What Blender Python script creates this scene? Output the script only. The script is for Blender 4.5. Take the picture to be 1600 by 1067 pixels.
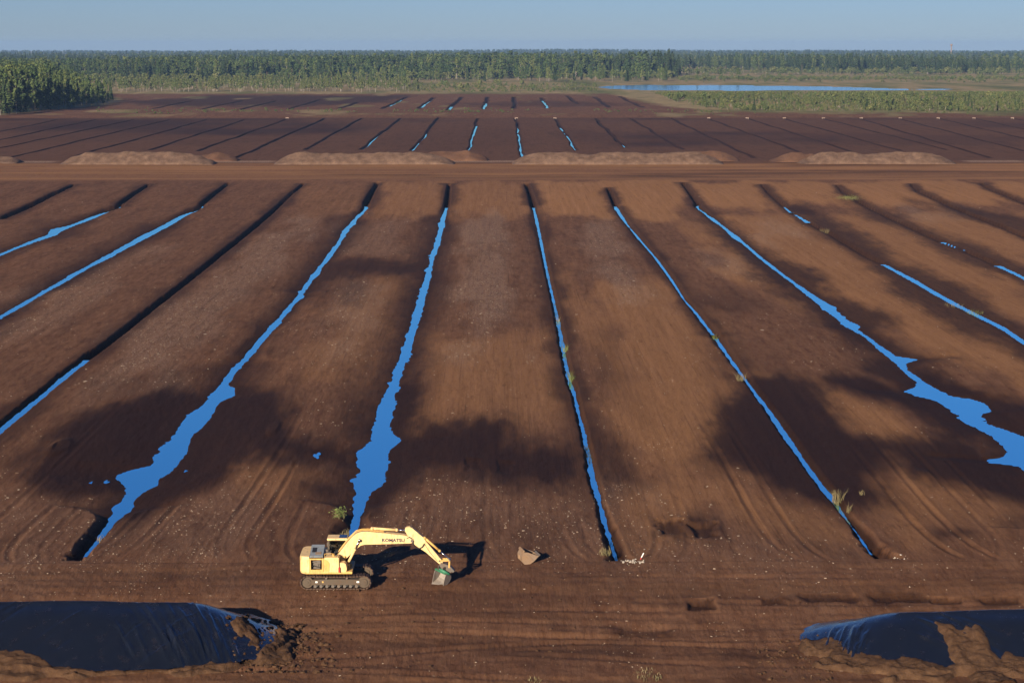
import bpy, bmesh, math, random
import numpy as np
from mathutils import Vector, Matrix

for o in list(bpy.data.objects):
    bpy.data.objects.remove(o)
scene = bpy.context.scene
C = scene.collection
random.seed(7)
RNG = np.random.default_rng(11)

# ------------------------------------------------------------------ camera
HC, FP = 34.3, 3111.0                       # camera height (m), focal length in pixels of a 1600 px wide picture
TH = math.atan((533.5 - 72) / FP)           # pitch below the horizon
PSI = math.atan(30 * math.cos(TH) / FP)     # yaw to the right of the ditch direction (+Y)
cam_d = bpy.data.cameras.new('camera')
cam_d.sensor_width = 36.0
cam_d.lens = FP / 1600 * 36.0
cam_d.clip_start = 1.0
cam_d.clip_end = 60000.0
cam = bpy.data.objects.new('camera', cam_d)
C.objects.link(cam)
cam.location = (0, 0, HC)
cam.rotation_euler = (math.pi / 2 - TH, 0, -PSI)
scene.camera = cam

# ------------------------------------------------------------------ sky, sun, exposure
SUN_EL = math.radians(17.5)
SUN_DX, SUN_DY = 0.40, 0.917                # horizontal travel direction of the light
w = bpy.data.worlds.new('World')
scene.world = w
w.use_nodes = True
nt = w.node_tree
nt.nodes.clear()
sky = nt.nodes.new('ShaderNodeTexSky')
sky.sky_type = 'NISHITA'
sky.sun_disc = False
sky.sun_elevation = SUN_EL
sky.sun_rotation = math.atan2(-SUN_DX, -SUN_DY)
sky.altitude = 0
sky.air_density = 1.0
sky.dust_density = 0.0
sky.ozone_density = 4.0
tint = nt.nodes.new('ShaderNodeMix')
tint.data_type = 'RGBA'
tint.blend_type = 'MULTIPLY'
tint.inputs[0].default_value = 1.0
tint.inputs[7].default_value = (0.40, 0.53, 0.90, 1)
bg = nt.nodes.new('ShaderNodeBackground')
bg.inputs[1].default_value = 0.05
wo = nt.nodes.new('ShaderNodeOutputWorld')
nt.links.new(sky.outputs[0], tint.inputs[6])
nt.links.new(tint.outputs[2], bg.inputs[0])
nt.links.new(bg.outputs[0], wo.inputs[0])

sd = bpy.data.lights.new('sun', 'SUN')
sd.energy = 5.0
sd.angle = math.radians(0.55)
sd.color = (1.0, 0.83, 0.62)
sun = bpy.data.objects.new('sun', sd)
C.objects.link(sun)
sdir = Vector((SUN_DX * math.cos(SUN_EL), SUN_DY * math.cos(SUN_EL), -math.sin(SUN_EL)))
sun.rotation_euler = sdir.to_track_quat('-Z', 'Y').to_euler()
sun.location = (-40, -40, 80)

scene.view_settings.view_transform = 'Standard'
scene.view_settings.look = 'None'
scene.view_settings.exposure = 1.0
scene.view_settings.gamma = 1.0
scene.view_settings.use_curve_mapping = False
scene.render.engine = 'CYCLES'

# ------------------------------------------------------------------ picture point -> place on the ground
_F = np.array([math.sin(PSI) * math.cos(TH), math.cos(PSI) * math.cos(TH), -math.sin(TH)])
_R = np.array([math.cos(PSI), -math.sin(PSI), 0.0])
_U = np.cross(_R, _F)
def at(px, py, z=0.0):
    d = _F + _R * (px - 800) / FP + _U * (533.5 - py) / FP
    return np.array([0, 0, HC]) + d * ((z - HC) / d[2])

# ------------------------------------------------------------------ helpers
def tag(o, label=None, cat=None, group=None, kind=None):
    if label: o['label'] = label
    if cat: o['category'] = cat
    if group: o['group'] = group
    if kind: o['kind'] = kind
    return o
def empty(name, loc=(0, 0, 0), rz=0.0):
    o = bpy.data.objects.new(name, None)
    o.empty_display_size = 0.3
    C.objects.link(o)
    o.location = loc
    o.rotation_euler = (0, 0, rz)
    return o
def mesh_np(name, v, f, mat=None, parent=None, smooth=False, link=True):
    """f: (n,3) or (n,4) int array"""
    v = np.asarray(v, np.float32); f = np.asarray(f, np.int32)
    me = bpy.data.meshes.new(name)
    me.vertices.add(len(v)); me.vertices.foreach_set('co', v.ravel())
    n, k = f.shape
    me.loops.add(n * k); me.loops.foreach_set('vertex_index', f.ravel())
    me.polygons.add(n)
    me.polygons.foreach_set('loop_start', np.arange(0, n * k, k, dtype=np.int32))
    me.polygons.foreach_set('loop_total', np.full(n, k, np.int32))
    if smooth: me.polygons.foreach_set('use_smooth', np.ones(n, bool))
    me.update(calc_edges=True)
    if mat: me.materials.append(mat)
    o = bpy.data.objects.new(name, me)
    if link: C.objects.link(o)
    if parent: o.parent = parent
    return o
def mesh_bm(name, bm, mat=None, parent=None, smooth=False, recalc=True):
    if recalc: bmesh.ops.recalc_face_normals(bm, faces=bm.faces[:])
    me = bpy.data.meshes.new(name)
    if smooth:
        for f in bm.faces: f.smooth = True
    bm.to_mesh(me); bm.free()
    if mat: me.materials.append(mat)
    o = bpy.data.objects.new(name, me)
    C.objects.link(o)
    if parent: o.parent = parent
    return o
def bm_box(bm, x0, x1, y0, y1, z0, z1, bev=0.0):
    m = Matrix.Translation(((x0 + x1) / 2, (y0 + y1) / 2, (z0 + z1) / 2)) @ Matrix.Diagonal((x1 - x0, y1 - y0, z1 - z0, 1))
    r = bmesh.ops.create_cube(bm, size=1.0, matrix=m)
    if bev:
        es = list({e for v in r['verts'] for e in v.link_edges})
        bmesh.ops.bevel(bm, geom=es, offset=bev, segments=2, affect='EDGES', profile=0.6)
def bm_prism(bm, pts, y0, y1, bev=0.0):
    """polygon in the x-z plane pushed from y0 to y1"""
    a = [bm.verts.new((p[0], y0, p[1])) for p in pts]
    b = [bm.verts.new((p[0], y1, p[1])) for p in pts]
    fs = [bm.faces.new(a), bm.faces.new(b[::-1])]
    n = len(pts)
    for i in range(n):
        fs.append(bm.faces.new((a[i], b[i], b[(i + 1) % n], a[(i + 1) % n])))
    if bev:
        es = [e for f in fs[:2] for e in f.edges]
        bmesh.ops.bevel(bm, geom=es, offset=bev, segments=2, affect='EDGES', profile=0.6)
def bm_tube(bm, p, q, r0, r1=None, n=10, caps=True):
    r1 = r0 if r1 is None else r1
    p, q = Vector(p), Vector(q)
    d = (q - p).normalized()
    u = d.orthogonal().normalized(); v = d.cross(u)
    A, B = [], []
    for i in range(n):
        a = 2 * math.pi * i / n
        e = u * math.cos(a) + v * math.sin(a)
        A.append(bm.verts.new(p + e * r0)); B.append(bm.verts.new(q + e * r1))
    for i in range(n):
        bm.faces.new((A[i], A[(i + 1) % n], B[(i + 1) % n], B[i]))
    if caps:
        bm.faces.new(A[::-1]); bm.faces.new(B)
def bm_path(bm, pts, r, n=6):
    for a, b in zip(pts[:-1], pts[1:]): bm_tube(bm, a, b, r, n=n)

# ------------------------------------------------------------------ numpy noise
def _h(ix, iy, s):
    n = (ix.astype(np.int64) * 374761393 + iy.astype(np.int64) * 668265263 + s * 1442695041) & 0x7fffffff
    n = ((n ^ (n >> 13)) * 1274126177) & 0x7fffffff
    n = n ^ (n >> 16)
    return (n & 0xffff) / 65535.0
def vnoise(x, y, s=0):
    ix = np.floor(x); iy = np.floor(y)
    fx = x - ix; fy = y - iy
    fx = fx * fx * fx * (fx * (fx * 6 - 15) + 10); fy = fy * fy * fy * (fy * (fy * 6 - 15) + 10)
    a = _h(ix, iy, s); b = _h(ix + 1, iy, s); c = _h(ix, iy + 1, s); d = _h(ix + 1, iy + 1, s)
    return (a + (b - a) * fx + (c - a) * fy + (a - b - c + d) * fx * fy) * 2 - 1
def fbm(x, y, s=0, o=4, g=0.5):
    t = 0; a = 1.0; n = 0
    for i in range(o):
        t = t + a * vnoise(x, y, s + i * 17); n += a
        x = x * 2.03 + 3.7; y = y * 2.03 + 1.9; a *= g
    return t / n
def sstep(a, b, x):
    t = np.clip((x - a) / (b - a), 0, 1)
    return t * t * (3 - 2 * t)
def poly_sd(x, y, P):
    """signed distance to a polygon (inside positive)"""
    P = np.asarray(P, float)
    d = np.full(x.shape, 1e9); ins = np.zeros(x.shape, bool)
    for i in range(len(P)):
        a = P[i]; b = P[(i + 1) % len(P)]
        e = b - a
        t = np.clip(((x - a[0]) * e[0] + (y - a[1]) * e[1]) / (e @ e + 1e-9), 0, 1)
        d = np.minimum(d, np.hypot(x - a[0] - e[0] * t, y - a[1] - e[1] * t))
        c = ((a[1] > y) != (b[1] > y)) & (x < (b[0] - a[0]) * (y - a[1]) / (b[1] - a[1] + 1e-12) + a[0])
        ins ^= c
    return np.where(ins, d, -d)
def wpoly(pts, z=0.0):
    return [tuple(at(a, b, z)[:2]) for a, b in pts]

# ------------------------------------------------------------------ materials
def mat(name, col, rough=0.6, metal=0.0, spec=0.5):
    m = bpy.data.materials.new(name)
    m.use_nodes = True
    b = m.node_tree.nodes['Principled BSDF']
    b.inputs['Base Color'].default_value = (*col, 1)
    b.inputs['Roughness'].default_value = rough
    b.inputs['Metallic'].default_value = metal
    b.inputs['Specular IOR Level'].default_value = spec
    return m
class NB:
    """small node-building helper"""
    def __init__(self, m):
        self.t = m.node_tree; self.b = self.t.nodes['Principled BSDF']
    def n(self, typ, **kw):
        x = self.t.nodes.new(typ)
        for k, v in kw.items(): setattr(x, k, v)
        return x
    def l(self, a, b): self.t.links.new(a, b)
    def noise(self, vec, scale, detail=4, rough=0.55):
        x = self.n('ShaderNodeTexNoise'); x.inputs['Scale'].default_value = scale
        x.inputs['Detail'].default_value = detail; x.inputs['Roughness'].default_value = rough
        self.l(vec, x.inputs['Vector']); return x.outputs[0]
    def mapping(self, vec, sc, loc=(0, 0, 0), rot=(0, 0, 0)):
        x = self.n('ShaderNodeMapping'); x.inputs['Scale'].default_value = sc; x.inputs['Location'].default_value = loc
        x.inputs['Rotation'].default_value = rot
        self.l(vec, x.inputs['Vector']); return x.outputs[0]
    def ramp(self, fac, stops):
        x = self.n('ShaderNodeValToRGB'); r = x.color_ramp
        while len(r.elements) < len(stops): r.elements.new(0.5)
        for e, (p, c) in zip(r.elements, stops):
            e.position = p; e.color = (*c, 1) if len(c) == 3 else c
        self.l(fac, x.inputs[0]); return x.outputs[0]
    def rng(self, fac, a, b, c=0.0, d=1.0):
        x = self.n('ShaderNodeMapRange'); x.inputs[1].default_value = a; x.inputs[2].default_value = b
        x.inputs[3].default_value = c; x.inputs[4].default_value = d
        self.l(fac, x.inputs[0]); return x.outputs[0]
    def math(self, op, a, b=None):
        x = self.n('ShaderNodeMath', operation=op)
        for i, v in enumerate((a, b)):
            if v is None: continue
            if isinstance(v, (int, float)): x.inputs[i].default_value = v
            else: self.l(v, x.inputs[i])
        return x.outputs[0]
    def mix(self, fac, a, b, mode='MIX'):
        x = self.n('ShaderNodeMix', data_type='RGBA', blend_type=mode)
        for i, v in ((0, fac), (6, a), (7, b)):
            if isinstance(v, (int, float)): x.inputs[i].default_value = v
            elif isinstance(v, tuple): x.inputs[i].default_value = (*v, 1)
            else: self.l(v, x.inputs[i])
        return x.outputs[2]
    def attr(self, name):
        x = self.n('ShaderNodeAttribute'); x.attribute_name = name; return x.outputs['Fac']
    def pos(self):
        return self.n('ShaderNodeNewGeometry').outputs['Position']
    def obj(self):
        return self.n('ShaderNodeTexCoord').outputs['Object']
    def rand(self):
        return self.n('ShaderNodeObjectInfo').outputs['Random']
    def bump(self, h, strength, dist):
        x = self.n('ShaderNodeBump'); x.inputs['Strength'].default_value = strength; x.inputs['Distance'].default_value = dist
        self.l(h, x.inputs['Height']); self.l(x.outputs[0], self.b.inputs['Normal'])

def make_peat():
    m = mat('peat', (0.08, 0.045, 0.03), 0.95, 0, 0.03)
    k = NB(m); p = k.pos()
    along_y = k.noise(k.mapping(p, (1.15, 0.03, 1)), 1.0, 6, 0.62)
    along_y2 = k.noise(k.mapping(p, (3.6, 0.12, 1)), 1.0, 4, 0.6)
    along_x = k.noise(k.mapping(p, (0.05, 0.9, 1)), 1.0, 6, 0.62)
    cross = k.attr('cross')
    st = k.n('ShaderNodeMix', data_type='FLOAT'); k.l(cross, st.inputs[0]); k.l(along_y, st.inputs[2]); k.l(along_x, st.inputs[3])
    streak = st.outputs[0]
    big = k.noise(k.mapping(p, (1, 0.35, 1)), 0.045, 4, 0.6)
    fine = k.noise(k.mapping(p, (1, 0.5, 1)), 5.5, 5, 0.7)
    vfine = k.noise(p, 17.0, 3, 0.7)
    mid = k.noise(k.mapping(p, (1.25, 0.24, 1)), 1.0, 7, 0.74)
    mid2 = k.noise(k.mapping(p, (0.33, 0.07, 1), loc=(7, 3, 0)), 1.0, 6, 0.7)
    lines = k.noise(k.mapping(p, (5.0, 0.035, 1)), 1.0, 3, 0.6)
    dry = k.mix(k.rng(streak, 0.20, 0.80), (0.090, 0.042, 0.024), (0.172, 0.084, 0.047))
    dry = k.mix(k.rng(along_y2, 0.45, 0.8, 0, 0.25), dry, (0.22, 0.130, 0.082))
    dry = k.mix(k.rng(big, 0.4, 0.66, 0, 0.7), dry, (0.122, 0.058, 0.034))
    dry = k.mix(k.rng(mid, 0.42, 0.70, 0, 0.8), dry, (0.205, 0.112, 0.066))
    dry = k.mix(k.rng(mid2, 0.50, 0.68, 0, 0.6), dry, (0.066, 0.033, 0.021))
    tan = k.mix(k.rng(streak, 0.12, 0.90), (0.225, 0.110, 0.045), (0.35, 0.182, 0.088))
    c = k.mix(k.attr('tan'), dry, tan)
    pale = k.math('MULTIPLY', k.attr('pale'), k.rng(fine, 0.42, 0.66))
    c = k.mix(k.math('MULTIPLY', pale, 0.75), c, (0.36, 0.26, 0.195))
    c = k.mix(k.rng(fine, 0.3, 0.7, 0.0, 0.30), c, (0.035, 0.019, 0.013))
    speck = k.rng(vfine, 0.70, 0.76)
    c = k.mix(k.math('MULTIPLY', speck, 0.30), c, (0.30, 0.22, 0.16))
    c = k.mix(k.math('MULTIPLY', k.rng(lines, 0.58, 0.70, 0, 0.35), k.rng(cross, 0, 1, 1, 0)), c, (0.055, 0.028, 0.018))
    c = k.mix(k.rng(mid, 0.30, 0.44, 0.45, 0.0), c, (0.040, 0.020, 0.013))
    wet = k.attr('wet')  # damp peat; on the far field it also carries painted cloud shade
    wet = k.math('ADD', wet, k.math('MULTIPLY', k.math('MULTIPLY', k.math('SUBTRACT', mid, 0.5), 1.4), k.math('MULTIPLY', k.math('MULTIPLY', wet, k.math('SUBTRACT', 1.0, wet)), 4.0)))
    wx = k.n('ShaderNodeClamp'); k.l(wet, wx.inputs[0]); wet = wx.outputs[0]
    wetc = k.mix(k.rng(fine, 0.35, 0.7), (0.0125, 0.0058, 0.0046), (0.026, 0.0120, 0.0085))
    wetc = k.mix(k.rng(streak, 0.4, 0.75, 0, 0.4), wetc, (0.034, 0.016, 0.0105))
    c = k.mix(k.math('MULTIPLY', wet, 0.93), c, wetc)
    g1 = k.noise(k.mapping(p, (0.02, 0.004, 1)), 1.0, 5, 0.6)
    g2 = k.noise(p, 0.12, 4, 0.6)
    gr = k.ramp(g1, [(0.30, (0.085, 0.095, 0.034)), (0.44, (0.175, 0.165, 0.068)), (0.56, (0.30, 0.225, 0.12)), (0.7, (0.115, 0.120, 0.044))])
    gr = k.mix(k.rng(g2, 0.4, 0.7, 0, 0.5), gr, (0.07, 0.075, 0.028))
    c = k.mix(k.attr('grass'), c, gr)
    k.l(c, k.b.inputs['Base Color'])
    k.l(k.rng(wet, 0, 1, 0.97, 0.72), k.b.inputs['Roughness'])
    hsum = k.math('ADD', k.math('MULTIPLY', fine, 0.6), k.math('ADD', k.math('MULTIPLY', vfine, 0.25), k.math('MULTIPLY', along_y2, 0.3)))
    k.bump(hsum, 0.85, 0.09)
    return m
M_PEAT = make_peat()

def make_water(name, rough, tint=(0.43, 1.0, 1.0, 1)):
    """dark bog water: a mirror of the sky over black peat"""
    m = mat(name, (0.004, 0.006, 0.009), rough, 0, 0.5)
    k = NB(m)
    n = k.noise(k.mapping(k.pos(), (1, 0.6, 1)), 0.8, 3, 0.5)
    k.bump(n, 0.05, 0.012)
    k.b.inputs['IOR'].default_value = 2.2
    gl = k.n('ShaderNodeBsdfGlossy'); gl.inputs['Color'].default_value = tint; gl.inputs['Roughness'].default_value = rough
    mx = k.n('ShaderNodeMixShader'); mx.inputs[0].default_value = 0.72
    out = k.t.nodes['Material Output']
    k.l(k.b.outputs[0], mx.inputs[1]); k.l(gl.outputs[0], mx.inputs[2]); k.l(mx.outputs[0], out.inputs['Surface'])
    return m
M_WATER = make_water('still_water', 0.02)
M_LAKE = make_water('rippled_water', 0.12, (0.80, 0.97, 1.0, 1))
_b = [n for n in M_LAKE.node_tree.nodes if n.type == 'BUMP'][0]; _b.inputs['Strength'].default_value = 0.5; _b.inputs['Distance'].default_value = 0.12
M_LAKE.node_tree.links.new(_b.outputs[0], [n for n in M_LAKE.node_tree.nodes if n.type == 'BSDF_GLOSSY'][0].inputs['Normal'])

def make_leaf(name, ca, cb, cc):
    m = mat(name, ca, 0.75, 0, 0.2)
    k = NB(m)
    r = k.rand()
    n = k.noise(k.obj(), 0.45, 3, 0.6)
    c = k.mix(r, ca, cb)
    c = k.mix(k.rng(n, 0.42, 0.68, 0, 0.8), c, cc)
    k.l(c, k.b.inputs['Base Color'])
    return m
M_BIRCH = make_leaf('birch_leaves', (0.068, 0.100, 0.030), (0.118, 0.135, 0.042), (0.040, 0.068, 0.020))
M_DECID = make_leaf('broad_leaves', (0.044, 0.076, 0.025), (0.076, 0.102, 0.033), (0.024, 0.046, 0.016))
M_SPRUCE = make_leaf('spruce_needles', (0.026, 0.048, 0.020), (0.046, 0.068, 0.024), (0.018, 0.034, 0.014))
M_SCRUB = make_leaf('scrub_leaves', (0.070, 0.098, 0.032), (0.125, 0.130, 0.050), (0.038, 0.060, 0.020))
M_WEED = make_leaf('weed_leaves', (0.12, 0.16, 0.045), (0.20, 0.20, 0.07), (0.075, 0.105, 0.03))
M_STRAW = make_leaf('dry_grass', (0.17, 0.14, 0.075), (0.23, 0.19, 0.10), (0.10, 0.10, 0.04))
M_BARKW = mat('birch_bark', (0.20, 0.175, 0.15), 0.8)
M_BARK = mat('brown_bark', (0.10, 0.07, 0.05), 0.9)

# ------------------------------------------------------------------ the ditches of the near field (measured edges of the water: row, left, right)
LV = -0.45
NEAR_END_Y = 129.5
DITCH = [
 dict(top=(116, 292), line=[(116, 292), (60, 317), (0, 342)], w=1.0, depth=1.3, lv=-1.0, water=[]),
 dict(top=(232, 292), line=[(232, 292), (190, 322)], w=0.95, depth=1.5, lv=LV, water=[[(323,184,188),(332,158,172),(341,136,149),(353,107,117),(359,78,102),(368,72,88),(378,44,57),(388,20,30),(398,-4,5),(420,-52,-40)]]),
 dict(top=(357, 290), line=[(357, 290), (322, 320)], w=0.95, depth=1.5, lv=LV, water=[[(323,312,318),(337,281,293),(351,256,270),(368,222,238),(385,191,206),(402,160,175),(418,131,142),(439,94,105),(459,59,70),(479,23,37),(494,-2,9),(540,-85,-68)]]),
 dict(top=(474, 291), line=[(474, 291), (440, 318), (400, 352), (290, 440), (160, 541)], w=0.60, depth=1.65, lv=-0.40, water=[[(560,122,143),(580,95,117),(610,58,81),(640,20,45),(668,-15,12),(720,-80,-50)]]),
 dict(top=(590, 289), line=[(590, 289), (574, 322)], w=0.95, depth=1.5, lv=LV, water=[[(324,568,573),(341,553,561),(351,546,555),(358,536,548),(366,533,542),(381,524,533),(408,503,515),(412,501,510),(418,495,505),(428,487,502),(434,483,493),(449,472,484),(460,464,474),(464,461,478),(470,457,466),(503,428,440),(526,406,420),(560,378,391),(580,358,371),(602,341,358),(608,337,367),(617,329,370),(627,320,348),(637,309,338),(653,288,329),(668,278,317),(681,268,302),(695,258,297),(712,243,290),(728,233,278),(733,209,270),(740,187,265),(748,179,251),(755,189,240),(764,202,231),(782,189,211),(799,177,202),(816,165,184),(836,152,169),(857,138,149),(877,125,131)]]),
 dict(top=(702, 291), line=[(702, 291), (699, 322)], w=0.9, depth=1.5, lv=LV, water=[[(326,694,701),(343,687,697),(353,683,695),(358,684,694),(381,678,689),(401,670,681),(405,669,680),(411,670,679),(420,665,677),(422,660,677),(424,664,676),(439,661,673),(459,654,668),(486,646,661),(523,636,650),(557,624,640),(580,614,630),(603,608,624),(614,599,620),(634,590,617),(651,585,613),(661,586,611),(668,580,609),(674,580,613),(689,580,628),(698,575,616),(708,557,608),(728,556,608),(735,562,606),(752,557,599),(764,555,586),(772,555,577),(796,551,570),(816,547,564),(836,543,559),(862,538,550)]], endpy=862),
 dict(top=(823, 291), line=[(823, 291), (832, 322)], w=0.95, depth=1.4, lv=LV, water=[[(326,831,837),(364,839,846),(405,847,854),(439,854,861),(469,861,868),(499,867,875),(533,873,882),(567,879,888),(600,886,895),(614,892,901),(647,900,908),(681,908,918),(697,911,920),(711,914,925),(749,920,933),(782,930,941),(816,939,950),(850,950,960),(883,962,969)]]),
 dict(top=(950, 297), line=[(950, 297), (962, 322), (1372, 868), (1388, 879)], w=0.9, depth=1.3, lv=LV, water=[[(324,960,964),(351,977,982),(378,999,1005),(405,1022,1029),(439,1046,1054),(469,1066,1072),(489,1083,1091),(522,1109,1116)],[(532,1117,1124),(557,1133,1142),(600,1165,1173),(647,1198,1210),(681,1220,1234),(708,1240,1252),(742,1263,1276),(769,1283,1298),(789,1300,1313),(813,1318,1328),(836,1338,1344),(862,1356,1360)]], end=(1390, 880)),
 dict(top=(1067, 289), line=[(1067, 289), (1088, 321)], w=0.9, depth=1.3, lv=LV, water=[[(323,1090,1094),(354,1126,1132),(366,1138,1148),(371,1141,1156),(378,1155,1163),(405,1187,1194),(432,1222,1230),(459,1257,1269),(479,1282,1301),(499,1308,1322),(510,1321,1344),(516,1331,1342),(526,1349,1357),(547,1372,1386),(557,1386,1401),(562,1392,1435),(567,1398,1416),(580,1409,1421),(597,1433,1445),(605,1428,1457),(612,1411,1470),(619,1431,1485),(624,1458,1522),(631,1470,1539),(642,1487,1551),(649,1497,1529),(661,1507,1539),(671,1529,1570),(681,1546,1597),(695,1563,1627),(705,1573,1640),(715,1566,1650),(718,1539,1654),(723,1546,1660),(728,1590,1667),(740,1605,1675),(780,1650,1690),(850,1735,1755)]]),
 dict(top=(1190, 292), line=[(1190, 292), (1205, 307), (1224, 322), (1300, 366), (1360, 402)], w=0.6, depth=0.7, lv=-0.14, water=[[(325,1225,1228),(332,1233,1236)],[(337,1243,1246),(348,1260,1264)],[(415,1381,1385),(439,1424,1432),(459,1458,1466),(476,1489,1497),(493,1522,1530),(513,1563,1571),(537,1598,1606),(580,1666,1676)]]),
 dict(top=(1308, 293), line=[(1308, 293), (1317, 303), (1345, 318), (1400, 344), (1460, 372), (1540, 405)], w=0.6, depth=0.7, lv=-0.14, water=[[(380,1474,1477),(391,1502,1505)],[(417,1560,1565),(430,1588,1593),(440,1606,1612)]]),
 dict(top=(1424, 291), line=[(1424, 291), (1435, 302), (1480, 320), (1560, 352), (1640, 384)], w=0.75, depth=0.9, lv=-0.9, water=[]),
 dict(top=(1533, 290), line=[(1533, 290), (1550, 300), (1600, 318), (1680, 348)], w=0.7, depth=0.9, lv=-0.9, water=[]),
]
# middle field: straight ditches (far end, near end), water from row .. to row
MID = [((88,187.6),(-60,219),0),((150,187),(-40,227),0),((211,187),(-30,238),0),((265,187),(17,246),0),((324,187),(118,244),0),((385,187),(233,234.5),0),
 ((449,186),(309,236),0),((508,185),(369.6,246.6),0),((565.4,185),(476,234),0),((626,185),(564,234),(212,234)),((685,184),(645,235.5),(208,236)),((746,185),(732.5,235),(196,236)),
 ((806.7,185),(818,248),(199,249)),((867,185),(899.5,235),(199,236)),((930,185.5),(976,230.4),(225,231)),((985.6,185),(1066.6,234),0),((1046,184),(1178,247),0),((1107,185.5),(1249,237),0),
 ((1167,185),(1330,237),0),((1224.7,185.5),(1406,235.5),0),((1286,185.5),(1478.5,234),0),((1345,186),(1546,247),0),((1406,186),(1600,236),0),((1465,185),(1668,232),0),((1520.7,185),(1730,230),0),((1581,185),(1790,228),0)]
FARD = [((560,160),(530,170),0),((637,152),(598,170),(155,165)),((678,153),(655,170),(158,167)),((722,152),(698,173),(166,171)),((763,152),(755,171),(161,170)),((803.5,152),(804,170),0),((846,153),(856,169),(157,168)),
 ((886,150),(903,163),0),((930,152),(952,168),0),((968,151),(1003,168),0),((432,158),(372,172),0),((380,157),(315,171),0),((300,158),(240,170),0),((500,156),(452,171),0)]

for D in DITCH:
    rows = []
    for (px, py) in D['line']:
        p = at(px, py, 0.0); wd = D['w'] * (0.55 if py < 300 else 0.85 if py < 330 else 1.0)
        rows.append((p[1], p[0] - wd, p[0] + wd, 0.0))
    for seg in D['water']:
        for i, (py, xl, xr) in enumerate(seg):
            zl = 0.0 if D['depth'] > 1.6 else D['lv']
            a = at(xl, py, zl); b = at(xr, py, zl)
            rows.append(((a[1] + b[1]) / 2, a[0], b[0], 1.0))
        for e, s in ((seg[0], 1), (seg[-1], -1)):            # dry stretch right next to each end of the water
            a = at(e[1], e[0], zl); b = at(e[2], e[0], zl)
            cx = (a[0] + b[0]) / 2; hw = max(D['w'] * 0.8, (b[0] - a[0]) / 2)
            rows.append(((a[1] + b[1]) / 2 + s * 3.0, cx - hw, cx + hw, 0.0))
    rows.sort()
    R = np.array(rows)
    D['y'], D['xl'], D['xr'], D['f'] = R[:, 0], R[:, 1], R[:, 2], R[:, 3]
    D['y1'] = at(*D['top'])[1]
    D['y0'] = max(R[0, 0] - 0.6, NEAR_END_Y)
    if 'end' in D:
        D['y0'] = at(*D['end'])[1]
    if 'endpy' in D:
        D['y0'] = at(540, D['endpy'])[1]
def straight(a, b, wt, wd, dep, lv):
    A, B = at(*a), at(*b)
    d = dict(ya=B[1], xa=B[0], yb=A[1], xb=A[0], w=wd, depth=dep, lv=lv)
    d['wy'] = (at(b[0], wt[1])[1], at(a[0], wt[0])[1]) if wt else None
    return d
LINES = [straight(a, b, wt, 0.58, 0.9, -0.45) for a, b, wt in MID] + [straight(a, b, wt, 1.1, 1.0, -0.55) for a, b, wt in FARD]

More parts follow.
